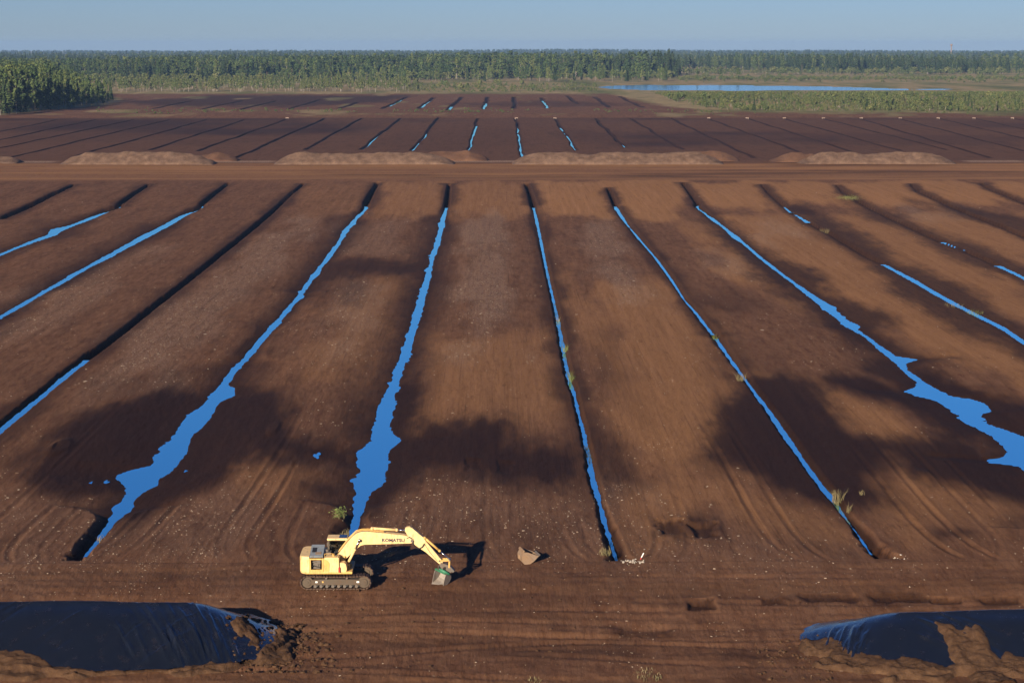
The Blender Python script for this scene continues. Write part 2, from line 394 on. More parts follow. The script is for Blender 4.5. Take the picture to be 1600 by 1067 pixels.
COLL_Y = at(800, 252.5)[1]                                   # collecting drain beside the far stockpiles
COLL = [(0, 88), (331, 430), (527, 880), (1510, 1600)]
LAKE = wpoly([(925,138),(945,134.5),(1000,133.2),(1060,133.2),(1120,133.6),(1200,134.6),(1290,135.6),(1330,137),(1380,138.4),(1440,139.4),(1440,140.4),(1420,140.8),(1300,141.4),(1150,141.8),(1000,140.8),(950,139.6)])
WET = [
 ([(78,769),(51,742),(57,715),(84,681),(135,644),(236,617),(320,608),(371,600),(435,604),(462,640),(470,680),(560,690),(575,735),(540,742),(500,728),(455,715),(420,712),(358,715),(331,749),(270,782),(236,816),(169,838),(150,838),(190,770),(150,765)], 1.0),
 ([(472,752),(500,742),(548,745),(556,790),(545,800),(500,782),(480,770)], 0.9),
 ([(600,590),(661,575),(655,640),(658,668),(780,668),(785,700),(901,712),(915,755),(834,747),(760,742),(719,739),(675,735),(631,769),(585,813),(560,830),(540,820),(550,700),(575,640)], 1.0),
 ([(672,340),(705,338),(700,360),(690,400),(680,450),(672,500),(665,560),(640,600),(600,600),(625,540),(650,450),(664,400)], 0.75),
 ([(505,402),(655,413),(662,428),(600,428),(535,432),(495,440),(500,420)], 0.85),
 ([(905,640),(935,675),(982,694),(995,755),(960,769),(935,745),(915,700)], 0.75),
 ([(1168,594),(1229,587),(1269,600),(1303,637),(1330,674),(1384,685),(1441,685),(1600,690),(1640,700),(1640,795),(1573,782),(1492,752),(1431,739),(1401,715),(1364,749),(1384,782),(1354,800),(1316,823),(1296,796),(1249,779),(1215,759),(1188,735),(1110,715),(1121,681),(1138,647),(1161,624)], 1.0),
 ([(1310,597),(1340,590),(1400,600),(1440,560),(1500,600),(1560,610),(1640,640),(1640,700),(1441,692),(1460,672),(1420,640),(1370,620)], 1.0),
 ([(1111,348),(1138,348),(1171,375),(1205,402),(1262,425),(1316,459),(1350,479),(1394,496),(1391,513),(1374,516),(1414,543),(1458,547),(1502,558),(1482,570),(1431,574),(1480,600),(1560,610),(1460,625),(1350,574),(1380,553),(1330,520),(1276,499),(1250,479),(1200,440),(1150,390)], 0.9),
 ([(1230,322),(1260,322),(1330,360),(1397,405),(1458,435),(1532,468),(1620,515),(1640,575),(1532,525),(1465,492),(1411,460),(1385,435),(1300,380)], 0.85),
 ([(1316,312),(1354,320),(1431,350),(1519,382),(1610,425),(1620,455),(1500,402),(1431,370),(1340,328)], 0.8),
 ([(1440,318),(1500,322),(1620,345),(1640,372),(1560,352),(1480,330)], 0.8),
 ([(1075,455),(1130,450),(1190,470),(1180,490),(1100,480)], 0.4), ([(1090,480),(1150,530),(1210,590),(1260,640),(1180,640),(1150,600),(1110,540)], 0.35),
 ([(60,345),(120,350),(140,365),(100,376),(55,366)], 0.7), ([(230,352),(270,354),(262,368),(190,385),(150,400),(140,396),(200,372)], 0.7),
 ([(515,340),(560,338),(530,385),(560,450),(545,470),(500,440),(520,400)], 0.45), ([(478,430),(510,430),(520,455),(485,470)], 0.7),
 ([(1030,815),(1085,808),(1128,832),(1120,850),(1075,852),(1035,842)], 0.85),
 ([(1458,836),(1500,831),(1528,838),(1500,848),(1465,846)], 0.55),
 ([(1190,941),(1225,939),(1240,944),(1200,948)], 0.6), ([(1250,936),(1330,935),(1345,942),(1260,945)], 0.85), ([(1355,936),(1440,934),(1445,942),(1365,947)], 0.85), ([(1455,941),(1500,941),(1500,946),(1460,946)], 0.6), ([(1520,940),(1590,938),(1590,944),(1530,947)], 0.6),
 ([(200,160),(330,150),(480,150),(640,150),(600,160),(450,167),(250,165)], 0.75), ([(700,162),(850,158),(1000,163),(900,166),(740,166)], 0.5),  # first patch: cloud shade on the far field, painted as wet peat
 ([(0,196),(300,200),(360,212),(200,222),(0,226)], 0.45), ([(850,205),(1000,205),(1600,212),(1600,228),(1200,226),(900,222)], 0.5), ([(620,205),(800,200),(850,225),(700,240),(560,232)], 0.4),
 ([(40,700),(90,640),(130,660),(120,700),(80,740)], 0.3), ([(150,600),(240,585),(330,600),(250,640),(150,650)], 0.3),
 ([(640,500),(660,500),(690,560),(680,620),(640,600)], 0.35), ([(925,515),(945,510),(990,600),(1000,650),(950,600)], 0.25),
 ([(600,925),(1000,935),(1000,950),(600,955)], 0.35), ([(640,990),(800,1005),(950,1010),(1000,1022),(840,1025),(700,1010)], 0.45), ([(960,980),(1050,982),(1045,994),(955,992)], 0.6), ([(1130,1015),(1210,1018),(1200,1035),(1130,1030)], 0.6),
]
WET_SHADE_P = [(wpoly(p), s) for p, s in WET]
TANP = [(wpoly(p), s, f) for p, s, f in [
 ([(835,285),(1075,285),(1080,300),(1060,345),(980,342),(860,338),(850,320)], 1.0, 5), ([(1080,288),(1640,285),(1640,318),(1560,322),(1380,325),(1260,322),(1130,330),(1085,315)], 1.0, 5),
 ([(590,290),(830,285),(850,335),(760,342),(600,335)], 0.65, 6), ([(440,280),(590,285),(560,330),(480,340)], 0.25, 8),
 ([(1060,340),(1640,330),(1640,640),(1500,560),(1300,500),(1130,420)], 0.80, 20), ([(930,440),(1040,450),(1160,600),(1180,760),(980,760),(940,640)], 0.75, 8), ([(860,420),(900,420),(960,620),(1000,760),(960,640)], 0.5, 3),
 ([(660,520),(860,520),(900,660),(790,670),(660,660)], 0.6, 5), ([(1230,600),(1330,625),(1440,668),(1440,684),(1370,682),(1300,640)], 0.75, 4), ([(960,740),(1110,725),(1200,770),(1300,830),(1000,830)], 0.55, 4),
 ([(360,715),(560,745),(490,745),(380,760)], 0.4, 3), ([(62,715),(95,684),(120,682),(100,700),(68,718)], 0.75, 1.5), ([(410,680),(440,655),(445,665),(415,690)], 0.6, 1.2),
 ([(1345,740),(1440,745),(1600,790),(1600,860),(1420,850),(1370,800)], 0.55, 3), ([(440,560),(520,500),(600,440),(630,440),(570,580),(480,590)], 0.45, 6)]]
PALEP = [(wpoly(p), s, f) for p, s, f in [
 ([(725,340),(790,340),(800,400),(800,480),(780,530),(735,530),(720,450)], 1.0, 12), ([(900,355),(965,350),(990,420),(985,470),(940,460),(915,400)], 0.9, 12), ([(230,500),(330,420),(470,340),(490,350),(380,470),(260,590),(160,600)], 0.8, 12),
 ([(540,420),(580,430),(570,500),(510,560),(500,500)], 0.7, 10), ([(20,470),(150,400),(260,380),(160,470),(0,540)], 0.6, 12), ([(1180,345),(1250,350),(1260,370),(1200,375)], 0.8, 12), ([(1080,395),(1160,400),(1160,425),(1100,420)], 0.7, 12), ([(1420,325),(1520,330),(1480,342),(1430,338)], 0.7, 14),
 ([(530,345),(620,345),(620,400),(540,400)], 0.5, 14), ([(640,720),(880,760),(950,880),(620,880)], 0.28, 5), ([(0,790),(200,760),(420,760),(380,900),(0,905)], 0.3, 5), ([(1000,830),(1350,860),(1350,900),(1000,890)], 0.25, 4), ([(940,745),(1030,745),(1030,775),(960,775)], 0.7, 3)]]
# stockpiles in the foreground: ridge segment, half width, crest height
PILE_L = dict(x0=-90.0, x1=-17.8, y=112.0, hw=5.9, h=2.75)
PILE_R = dict(x0=23.4, x1=90.0, y=111.0, hw=5.6, h=2.32)
def pile_z(P, x, y):
    cx = np.clip(x, P['x0'], P['x1'])
    r = np.hypot(x - cx, (y - P['y'])) / (P['hw'] * (1 + 0.07 * vnoise(x * 0.22, y * 0.22, 91)))
    h = P['h'] * (1 + 0.05 * vnoise(x * 0.16, x * 0 + 3.3, 92))
    if P is PILE_R:
        h = h * (0.93 + 0.012 * np.clip(x - 22, 0, 10))
    z = h * (np.sqrt((1 - r) ** 2 * 1.0 + 0.004) - 0.09 * np.exp(-(r / 0.16) ** 2)) 
    return np.where(r < 1, z, -(r - 1) * 2.5), r

def surface(x, y, full=False):
    """height of the ground and its masks at any place"""
    z = np.zeros_like(x)
    wet = np.zeros_like(x); tan = np.zeros_like(x); pale = np.zeros_like(x); grass = np.zeros_like(x); cross = np.zeros_like(x)
    py_eq = y                                                   # zones by distance
    field = sstep(126, 132, y) * (1 - sstep(485, 500, y))
    near = 1 - sstep(126, 131, y)
    crown = 0.5 - 0.5 * np.cos(2 * np.pi * (x - 8.35) / 18.6)
    z += field * (0.10 * crown - 0.05)
    z += 0.45 * (1 - sstep(129, 150, y)) * sstep(112, 127, y) + 0.55 * sstep(410, 470, y) * (1 - sstep(500, 530, y))
    z += field * (0.05 * fbm(x * 0.12, y * 0.03, 5, 3) + 0.035 * fbm(x * 0.9, y * 0.05, 8, 3) + 0.034 * fbm(x * 2.4, y * 1.1, 9, 4, 0.6))
    z += near * (0.10 * fbm(x * 0.10, y * 0.25, 21, 3) + 0.05 * fbm(x * 0.25, y * 1.3, 22, 4) + 0.045 * fbm(x * 2.2, y * 2.0, 23, 4, 0.6))
    z += 0.10 * sstep(500, 520, y) * fbm(x * 0.03, y * 0.05, 31, 4)
    # curved vehicle ruts on the headland and across the strips
    def rut(d, wd, dep, lug, s):
        prof = np.exp(-(d / wd) ** 2)
        return -dep * prof * (0.75 + 0.20 * np.sin(lug)) + dep * 0.5 * np.exp(-((np.abs(d) - wd * 1.7) / (wd * 0.6)) ** 2)
    if np.any(y < 215):
        m = y < 215
        xm, ym = x[m], y[m]; zz = np.zeros_like(xm)
        lug = 2 * np.pi * (xm + 0.4 * vnoise(xm * 0.7, ym * 0.7, 12)) / 0.27
        for yb, amp, fr, ph, dep, lo, hi in ((121.9, 0.25, 0.05, 0.3, 0.075, -60, -12), (123.7, 0.25, 0.05, 0.3, 0.075, -60, -12), (124.9, 0.4, 0.07, 1.7, 0.06, -60, 60), (127.1, 0.4, 0.07, 1.7, 0.06, -60, -2),
                                         (117.5, 0.5, 0.06, 0.9, 0.07, -14, 60), (119.3, 0.5, 0.06, 1.0, 0.07, -14, 60), (115.3, 0.7, 0.08, 2.2, 0.09, -12, 30), (113.2, 0.9, 0.07, 2.6, 0.10, -11, 24), (110.6, 1.3, 0.09, 0.4, 0.10, -12, 20), (108.2, 1.2, 0.10, 1.4, 0.10, -14, 18), (106.0, 1.0, 0.08, 4.0, 0.10, -16, 14)):
            d = ym - yb - amp * np.sin(xm * fr * 2 * np.pi / 6.28 * 2 + ph) - 0.25 * vnoise(xm * 0.12, xm * 0 + yb, 3)
            msk = sstep(lo - 2, lo, xm) * (1 - sstep(hi, hi + 2, xm))
            zz += msk * rut(d, 0.34, dep * (0.45 + 0.45 * vnoise(xm * 0.15, xm * 0 + yb * 3, 6)), lug + d * 4, 0)
        lugy = 2 * np.pi * ym / 0.9
        for xb, amp, ph, dep, ymx in ((-25.5, 0.8, 0.2, .06, 190), (-23.3, 0.8, 0.2, .06, 190), (-19.0, 0.9, 1.3, .07, 200), (-16.9, 0.9, 1.3, .07, 200), (-14.8, .6, 2.2, .05, 170), (-5.8, 0.6, 0.6, .06, 160), (-3.7, .6, .6, .06, 160), (-1.0, 0.5, 2.0, .05, 170), (1.1, .5, 2.0, .05, 170), (4.2, .6, 3., .06, 150), (5.6, .6, 3., .05, 150),
                               (12.2, .6, .4, .05, 170), (14.4, .6, .4, .05, 170), (18.5, .7, 2.2, .06, 200), (20.6, .7, 2.2, .06, 200), (30.5, .8, 1.2, .07, 190), (32.7, .8, 1.2, .07, 190), (35.6, .6, .9, .06, 200), (37.7, .6, .9, .06, 200), (-31.5, .5, 2., .06, 200), (-33.6, .5, 2., .06, 200), (-36.5, .5, 2., .06, 200)):
            d = xm - xb - amp * np.sin(ym * 0.035 + ph) - 2.2 * np.exp(-(ym - 127.5) / 3.5) * (1 if ph > 1 else -1)
            msk = sstep(128.5, 130, ym) * (1 - sstep(ymx - 40, ymx, ym))
            zz += msk * rut(d, 0.22, 2.1 * dep * (0.5 + 0.4 * vnoise(ym * 0.06, ym * 0 + xb, 7)), lugy, 0)
        z[m] += zz
    # small pits dug in the headland
    for (a, b, rx, ry, dp) in ((1050, 828, 1.0, 2.6, 0.22), (1100, 836, 1.0, 2.4, 0.28), (1095, 948, 0.8, 1.0, 0.25), (1210, 944, 0.9, 0.6, 0.13), (1297, 940, 1.9, 0.7, 0.15), (1400, 940, 1.9, 0.7, 0.15), (1478, 943, 1.0, 0.6, 0.2), (1560, 943, 1.3, 0.6, 0.2), (740, 725, 0.7, 2.4, 0.10), (790, 728, 0.7, 2.4, 0.10), (1005, 987, 1.6, 1.0, 0.12)):
        p = at(a, b)
        r = np.maximum(np.abs(x - p[0]) / rx, np.abs(y - p[1]) / ry) + 0.45 * fbm(x * 1.3, y * 0.8, 44, 3)
        z -= dp * (1 - sstep(0.6, 1.1, r)); wet = np.maximum(wet, 0.8 * (1 - sstep(0.8, 1.1, r)) * (dp > 0.12))
        z += 0.05 * np.exp(-((r - 1.25) / 0.2) ** 2) * (dp > 0.2)
    # heap of low lumps between the two strips on the left
    for (a, b, rx, ry, hh) in ((92, 700, 1.3, 5.0, 0.35), (428, 670, 0.7, 4.0, 0.2), (1450, 745, 1.0, 4, .15)):
        p = at(a, b); r = np.hypot((x - p[0]) / rx, (y - p[1]) / ry)
        z += hh * (1 - sstep(0.2, 1.0, r))
    # masks
    jit = fbm(x * 0.16, y * 0.05, 61, 4) + 0.4 * fbm(x * 0.9, y * 0.3, 64, 3)
    jst = fbm(x * 0.9, y * 0.06, 66, 4, 0.6)
    for P, s in WET_SHADE_P:
        Pa = np.array(P); soft = min(0.6 + 0.0048 * Pa[:, 1].mean(), 0.05 + 0.09 * (Pa[:, 1].max() - Pa[:, 1].min()))
        m = (x > Pa[:, 0].min() - 6) & (x < Pa[:, 0].max() + 6) & (y > Pa[:, 1].min() - 40) & (y < Pa[:, 1].max() + 40)
        if not m.any(): continue
        sc = 0.28
        d = poly_sd(x[m], y[m] * sc, [(a, b * sc) for a, b in P])
        wet[m] = np.maximum(wet[m], s * sstep(-soft * 1.25, soft * 1.25, d + (jit[m] * 1.3 + 0.5 * jst[m] + 0.3) * soft))  # damp ground, plus the cloud shade painted on the far field
    for lst, arr, jj in ((TANP, tan, 70), (PALEP, pale, 75)):
        j2 = fbm(x * 0.25, y * 0.05, jj, 4)
        for P, s, soft in lst:
            Pa = np.array(P)
            m = (x > Pa[:, 0].min() - 10) & (x < Pa[:, 0].max() + 10) & (y > Pa[:, 1].min() - 60) & (y < Pa[:, 1].max() + 60)
            if not m.any(): continue
            sc = 0.2
            so = min(soft * 0.4, 3.0)
            d = poly_sd(x[m], y[m] * sc, [(a, b * sc) for a, b in P])
            arr[m] = np.maximum(arr[m], s * sstep(-so, so, d + j2[m] * 1.8 * so))
    # road and headland bands
    road = sstep(498, 520, y) * (1 - sstep(588, 597, y))
    n1 = fbm(x * 0.012, y * 0.11, 81, 5, 0.6)
    tan = np.maximum(tan, road * (0.4 + 0.6 * sstep(-0.25, 0.35, n1)))
    wet = np.maximum(wet, road * sstep(0.12, 0.5, fbm(x * 0.01, y * 0.09, 84, 5, 0.6)) * 0.6)
    wet = np.maximum(wet, 0.7 * np.exp(-((y - 592) / 5.0) ** 2) * (0.6 + 0.4 * n1))
    cross = np.maximum(sstep(496, 512, y) * (1 - sstep(598, 606, y)), near)
    headn = near * sstep(-0.15, 0.5, fbm(x * 0.05, y * 0.35, 85, 5, 0.6))
    wet = np.maximum(wet, headn * 0.22)
    tan = np.maximum(tan, near * 0.15 * sstep(0.0, 0.5, fbm(x * 0.04, y * 0.4, 87, 4)))
    mid = sstep(596, 606, y) * (1 - sstep(955, 968, y))
    wet = np.maximum(wet, mid * 0.55 * sstep(-0.1, 0.6, fbm(x * 0.012, y * 0.008, 88, 4)) + 0.30 * mid)
    # bank between the middle and the far field
    berm = sstep(962, 985, y) * (1 - sstep(1060, 1090, y))
    z += berm * (0.5 + 0.6 * fbm(x * 0.03, y * 0.03, 90, 3))
    bg_ = berm * sstep(0.02, 0.35, fbm(x * 0.035, y * 0.02, 93, 5, 0.65))
    grass = np.maximum(grass, bg_ * 0.75)
    far = sstep(1080, 1095, y)
    z += far * 0.15 * fbm(x * 0.02, y * 0.01, 95, 3)
    grass = np.maximum(grass, far * 0.6 * sstep(0.3, 0.6, fbm(x * 0.05, y * 0.012, 96, 4)))
    # right side of the far field turns into scrub, everything past it is marsh and forest floor
    px_b = np.interp(y, [990, 1060, 1150, 1300, 1450], [112 * 1.0 + 40, 118, 98, 92, 84])
    sc = sstep(-6, 6, x - px_b + 5 * jit) * sstep(1010, 1030, y)
    grass = np.maximum(grass, sc)
    grass = np.maximum(grass, sstep(1440, 1462, y + 18 * jit))
    # left edge: grass below the wood
    wl = np.interp(y, [980, 1010, 1100, 1195, 1300, 1500], [-240, -243, -236, -226, -238, -300])
    grass = np.maximum(grass, sstep(-4, 6, wl - x + 6 * jit) * sstep(985, 1000, y))
    ml = y > 1350
    if ml.any():
        d = poly_sd(x[ml], y[ml], LAKE) + 14 * fbm(x[ml] * 0.03, y[ml] * 0.02, 97, 4)
        z[ml] = np.where(d > 0, np.minimum(z[ml], 0.25) - np.clip(d * 0.06, 0, 1.2), z[ml])
    # ditches of the near field
    for i, D in enumerate(DITCH):
        m = (y > D['y0'] - 8) & (y < D['y1'] + 8)
        if not m.any(): continue
        c = np.interp(y, D['y'], (D['xl'] + D['xr']) / 2)
        m &= np.abs(x - c) < 16
        if not m.any(): continue
        xm, ym = x[m], y[m]
        wob = 0.10 * fbm(xm * 0.1, ym * 0.35, 101 + i, 3) + 0.14 * fbm(xm * 0.8, ym * 1.3, 131 + i, 3)
        xl = np.interp(ym, D['y'], D['xl']) + wob; xr = np.interp(ym, D['y'], D['xr']) - wob * 0.8
        fl = np.interp(ym, D['y'], D['f'])
        lv = D['lv']
        shr = 0.10 + 0.12 * sstep(220, 330, ym)
        d = np.maximum(xl - xm, xm - xr) + np.minimum(shr, 0.22 * (xr - xl)) * fl * (0.0 if lv > -0.2 else 1.0)
        dend = np.maximum(D['y0'] - ym, (ym - D['y1'])) * 0.7
        Fz = z[m]; lv = D['lv']
        wdt = xr - xl
        # where the water is wider than the cut, the land beside it is nearly flat
        wsm = np.interp(ym, D['y'], np.convolve(np.pad(D['xr'] - D['xl'], 2, mode='edge'), np.ones(5) / 5, 'valid'))
        flood = sstep(0.55, 1.15, wsm + (0.6 if lv > -0.2 else 0.0)) * (0.0 if D['depth'] > 1.6 else 1.0) * (1 - sstep(395, 440, ym) * 0.75) * (1 - (1 - sstep(132, 139, ym)))
        kk = 1.25 * (1 - flood) + 0.085 * flood
        hb = np.where(d > 0, lv + kk * d, lv + np.maximum(d * 0.9, -0.5))
        hb = hb + (0.25 if lv > -0.2 else 1.0) * np.where(d > -0.6, 0.045 * fbm(xm * 0.45, ym * 0.14, 153 + i, 4, 0.65) + 0.035 * fbm(xm * 0.8, ym * 0.45, 151 + i, 3) + 0.022 * fbm(xm * 3.2, ym * 1.6, 152 + i, 3), 0) * (0.35 + 0.65 * flood)
        hb = np.where(dend > 0, np.maximum(hb, lv + 1.3 * dend), hb)
        h_wet = np.minimum(Fz, hb)
        dd = np.maximum(d, dend)
        h_dry = Fz + np.clip(1.6 * (dd - 0.1), -D['depth'], 0)
        t = sstep(0.35, 0.65, fl) * (0.0 if D['depth'] > 1.6 else 1.0)
        hz = h_dry * (1 - t) + h_wet * t
        hz = np.where(dd > 9, Fz, hz)
        wet[m] = np.maximum(wet[m], np.clip((Fz - hz - 0.06) * 3.0, 0, 1) * 0.95)
        wet[m] = np.maximum(wet[m], 0.70 * (1 - sstep(0.3, 2.6, dd + jit[m] * 1.4)) * sstep(140, 160, ym))
        tan[m] *= 1 - 0.8 * (1 - sstep(0.2, 1.2, dd))
        z[m] = hz
    for i, D in enumerate(LINES):
        m = (y > D['ya'] - 6) & (y < D['yb'] + 6)
        if not m.any(): continue
        c = D['xa'] + (D['xb'] - D['xa']) * (y - D['ya']) / (D['yb'] - D['ya'])
        m &= np.abs(x - c) < 6
        if not m.any(): continue
        xm, ym = x[m], y[m]
        d = np.abs(xm - c[m] - 0.5 * vnoise(ym * 0.03, ym * 0, 200 + i)) - D['w'] * (1 + 0.25 * vnoise(ym * 0.07, ym * 0 + 5, 300 + i))
        d = np.maximum(d, np.maximum(D['ya'] - ym, ym - D['yb']) * 0.5)
        hz = np.minimum(z[m], z[m] + np.clip(1.5 * d, -D['depth'], 0))
        wet[m] = np.maximum(wet[m], 1 - sstep(-0.1, 0.9, d)); grass[m] *= sstep(0.2, 1.5, d)
        z[m] = hz
    for a_, b_ in COLL:                                        # pale scraped strips between the heaps
        xa, xb = at(a_, 252.5)[0], at(b_, 252.5)[0]
        pv = np.exp(-((y - COLL_Y) / 5.0) ** 4) * sstep(xa - 2, xa + 2, x) * (1 - sstep(xb - 2, xb + 2, x))
        pale = np.maximum(pale, 2.2 * pv); wet = wet * (1 - pv)
    mc = np.abs(y - COLL_Y) < 12
    if False:
        d = np.abs(y[mc] - COLL_Y) - 4.0
        z[mc] = np.minimum(z[mc], np.where(d < 0, np.clip(-0.02 + 0.25 * d, -0.4, 0), z[mc]))
    if not full: return z
    return z, wet, tan, pale, grass, cross

def build_ground():
    # rows get wider apart with distance; near columns fan out, the columns of the far fields run along the ditches
    def rows(p0, p1, st): return np.array([at(800, p)[1] for p in np.arange(p0, p1, -st)])
    base = np.concatenate([[20.0, 50.0, 75.0], rows(1180, 300, 1.9), rows(300, 250, 1.0), COLL_Y + np.arange(-6, 6.1, 0.8), rows(250, 184.5, 0.62), rows(184.5, 172, 1.2), rows(172, 147, 0.5), rows(147, 130, 0.9), rows(130, 84, 1.6), at(800, 84)[1] + np.array([1000, 4000.0])])
    zones = [('headland', 0.0, 128.6, 1130), ('peat_field', 128.6, 492.5, 1130), ('dirt_road', 492.5, 599.5, 700), ('peat_field', 599.5, 970.0, -1240), ('embankment', 970.0, 1088.0, 500), ('peat_field', 1088.0, 1448.0, -900), ('marshland', 1448.0, 1e9, 900)]
    for name, a, b, nc in zones:
        ys = base[(base > a + 0.05) & (base < b - 0.05)]
        if a > 0: ys = np.concatenate([[a], ys])
        if b < 1e8: ys = np.concatenate([ys, [b, b + 0.004 * b]])
        ys = np.unique(np.round(ys, 3))
        u = np.linspace(-1, 1, abs(nc))
        hw = 0.282 * ys + 1.5
        if nc < 0: hw = np.full(len(ys), 0.282 * b * 0.97)
        X = u[None, :] * hw[:, None] + 0.0057 * ys[:, None]
        if nc < 0: X = np.repeat(u[None, :] * hw[0], len(ys), 0)
        Y = np.repeat(ys[:, None], len(u), 1)
        res = surface(X.ravel(), Y.ravel(), True)
        Z = res[0].reshape(X.shape)
        if b < 1e8: Z[-1] -= 0.12 + 0.0004 * b                  # hidden lip under the next piece
        nr = len(ys)
        idx = np.arange(nr * abs(nc)).reshape(nr, abs(nc))
        f = np.stack([idx[:-1, :-1], idx[:-1, 1:], idx[1:, 1:], idx[1:, :-1]], -1).reshape(-1, 4)
        o = mesh_np(name, np.stack([X, Y, Z], -1).reshape(-1, 3), f, M_PEAT, smooth=True)
        for nm, arr in zip(('wet', 'tan', 'pale', 'grass', 'cross'), res[1:]):
            at_ = o.data.attributes.new(nm, 'FLOAT', 'POINT')
            at_.data.foreach_set('value', arr.astype(np.float32))
        if b < 1e8: o.data.polygons.foreach_set('use_smooth', np.arange(len(f)) < len(f) - (abs(nc) - 1))
        tag(o, kind='structure')
build_ground()

# ------------------------------------------------------------------ water in the ditches
def strip(rows, z, name='water'):
    """rows: (y, xl, xr)"""
    v = []; f = []
    for i, (y, a, b) in enumerate(rows):
        v += [(a, y, z), (b, y, z)]
        if i: f.append((2 * i - 2, 2 * i - 1, 2 * i + 1, 2 * i))
    return tag(mesh_np(name, v, f, M_WATER), kind='structure')
for D in DITCH:
    for seg in D['water']:
        rows = []
        for py, xl, xr in seg:
            zl = 0.0 if D['depth'] > 1.6 else D['lv']
            a = at(xl, py, zl); b = at(xr, py, zl)
            rows.append([(a[1] + b[1]) / 2, a[0] - 0.7, b[0] + 0.7])
        rows.sort()
        rows.insert(0, [rows[0][0] - 0.8, rows[0][1], rows[0][2]]); rows.append([rows[-1][0] + 1.2, rows[-1][1], rows[-1][2]])
        strip(rows, D['lv'])
for D in LINES:
    if D['wy']:
        rows = []
        for t in np.linspace(0, 1, 8):
            y = D['wy'][0] + (D['wy'][1] - D['wy'][0]) * t
            c = D['xa'] + (D['xb'] - D['xa']) * (y - D['ya']) / (D['yb'] - D['ya'])
            rows.append((y, c - D['w'] - 0.4, c + D['w'] + 0.4))
        strip(rows, D['lv'])
lk = np.array(LAKE)
tag(mesh_np('lake', [(lk[:, 0].min() - 20, lk[:, 1].min() - 25, -0.1), (lk[:, 0].max() + 60, lk[:, 1].min() - 25, -0.1), (lk[:, 0].max() + 60, lk[:, 1].max() + 40, -0.1), (lk[:, 0].min() - 20, lk[:, 1].max() + 40, -0.1)], [(0, 1, 2, 3)], M_LAKE), kind='structure')
# puddles
for (a, b, rx, ry) in ((495, 709, .30, 1.1), (165, 748, .22, .7), (142, 751, .12, .35), (290, 730, .12, .4)):
    p = at(a, b); zz = float(surface(np.array([p[0]]), np.array([p[1]]))[0])
    ang = np.linspace(0, 2 * np.pi, 24, endpoint=False)
    rr = 1 + 0.35 * np.sin(3 * ang + a) + 0.2 * np.sin(5 * ang)
    v = np.stack([p[0] + rx * rr * np.cos(ang), p[1] + ry * rr * np.sin(ang), np.full(24, zz + 0.035)], -1)
    bm = bmesh.new(); bm.faces.new([bm.verts.new(q) for q in v])
    tag(mesh_bm('water', bm, M_WATER), kind='structure')

# ------------------------------------------------------------------ covered stockpiles in the foreground
def make_film():
    m = mat('black_film', (0.006, 0.0075, 0.011), 0.22, 0, 0.5)
    k = NB(m); p = k.pos()
    cr = k.noise(k.mapping(p, (2.6, 0.5, 0.5), rot=(0, 0, 0.15)), 1.0, 5, 0.65)
    cr2 = k.noise(k.mapping(p, (0.7, 0.4, 0.5)), 1.0, 3, 0.5)
    dust = k.noise(p, 1.3, 5, 0.65)
    k.l(k.mix(k.rng(dust, 0.55, 0.8, 0, 0.35), (0.006, 0.0075, 0.011), (0.03, 0.022, 0.018)), k.b.inputs['Base Color'])
    k.l(k.rng(dust, 0.35, 0.8, 0.14, 0.36), k.b.inputs['Roughness'])
    k.bump(k.math('ADD', k.math('MULTIPLY', cr, 0.25), cr2), 0.35, 0.10)
    return m
M_FILM = make_film()
M_FILM.node_tree.nodes['Principled BSDF'].inputs['Specular IOR Level'].default_value = 0.95
def make_soil(name, ca, cb, sc):
    m = mat(name, ca, 0.95, 0, 0.1)
    k = NB(m); p = k.pos()
    n = k.noise(p, sc, 6, 0.65); n2 = k.noise(p, sc * 7, 4, 0.7)
    c = k.mix(k.rng(n, 0.35, 0.68), ca, cb)
    c = k.mix(k.rng(n2, 0.35, 0.7, 0, 0.35), c, tuple(v * 0.35 for v in ca))
    k.l(c, k.b.inputs['Base Color'])
    k.bump(k.math('ADD', n, k.math('MULTIPLY', n2, 0.4)), 0.8, 0.12)
    return m
M_SOIL = make_soil('loose_peat', (0.050, 0.027, 0.016), (0.105, 0.060, 0.034), 1.6)
M_HEAP = make_soil('dry_peat', (0.088, 0.054, 0.038), (0.175, 0.113, 0.080), 0.5)
M_HEAPB = make_soil('brown_peat', (0.085, 0.045, 0.030), (0.135, 0.074, 0.046), 0.2)

def grid_mesh(name, xs, ys, zf, m, parent=None, keep=None):
    X, Y = np.meshgrid(xs, ys)
    Z = zf(X.ravel(), Y.ravel())
    v = np.stack([X.ravel(), Y.ravel(), Z], -1)
    nc = len(xs); idx = np.arange(len(v)).reshape(len(ys), nc)
    f = np.stack([idx[:-1, :-1], idx[:-1, 1:], idx[1:, 1:], idx[1:, :-1]], -1).reshape(-1, 4)
    if keep is not None:
        k = keep(X.ravel(), Y.ravel())
        f = f[k[f].any(1)]
        used = np.unique(f); mp = np.full(len(v), -1); mp[used] = np.arange(len(used)); v = v[used]; f = mp[f]
    return mesh_np(name, v, f, m, parent, smooth=True)

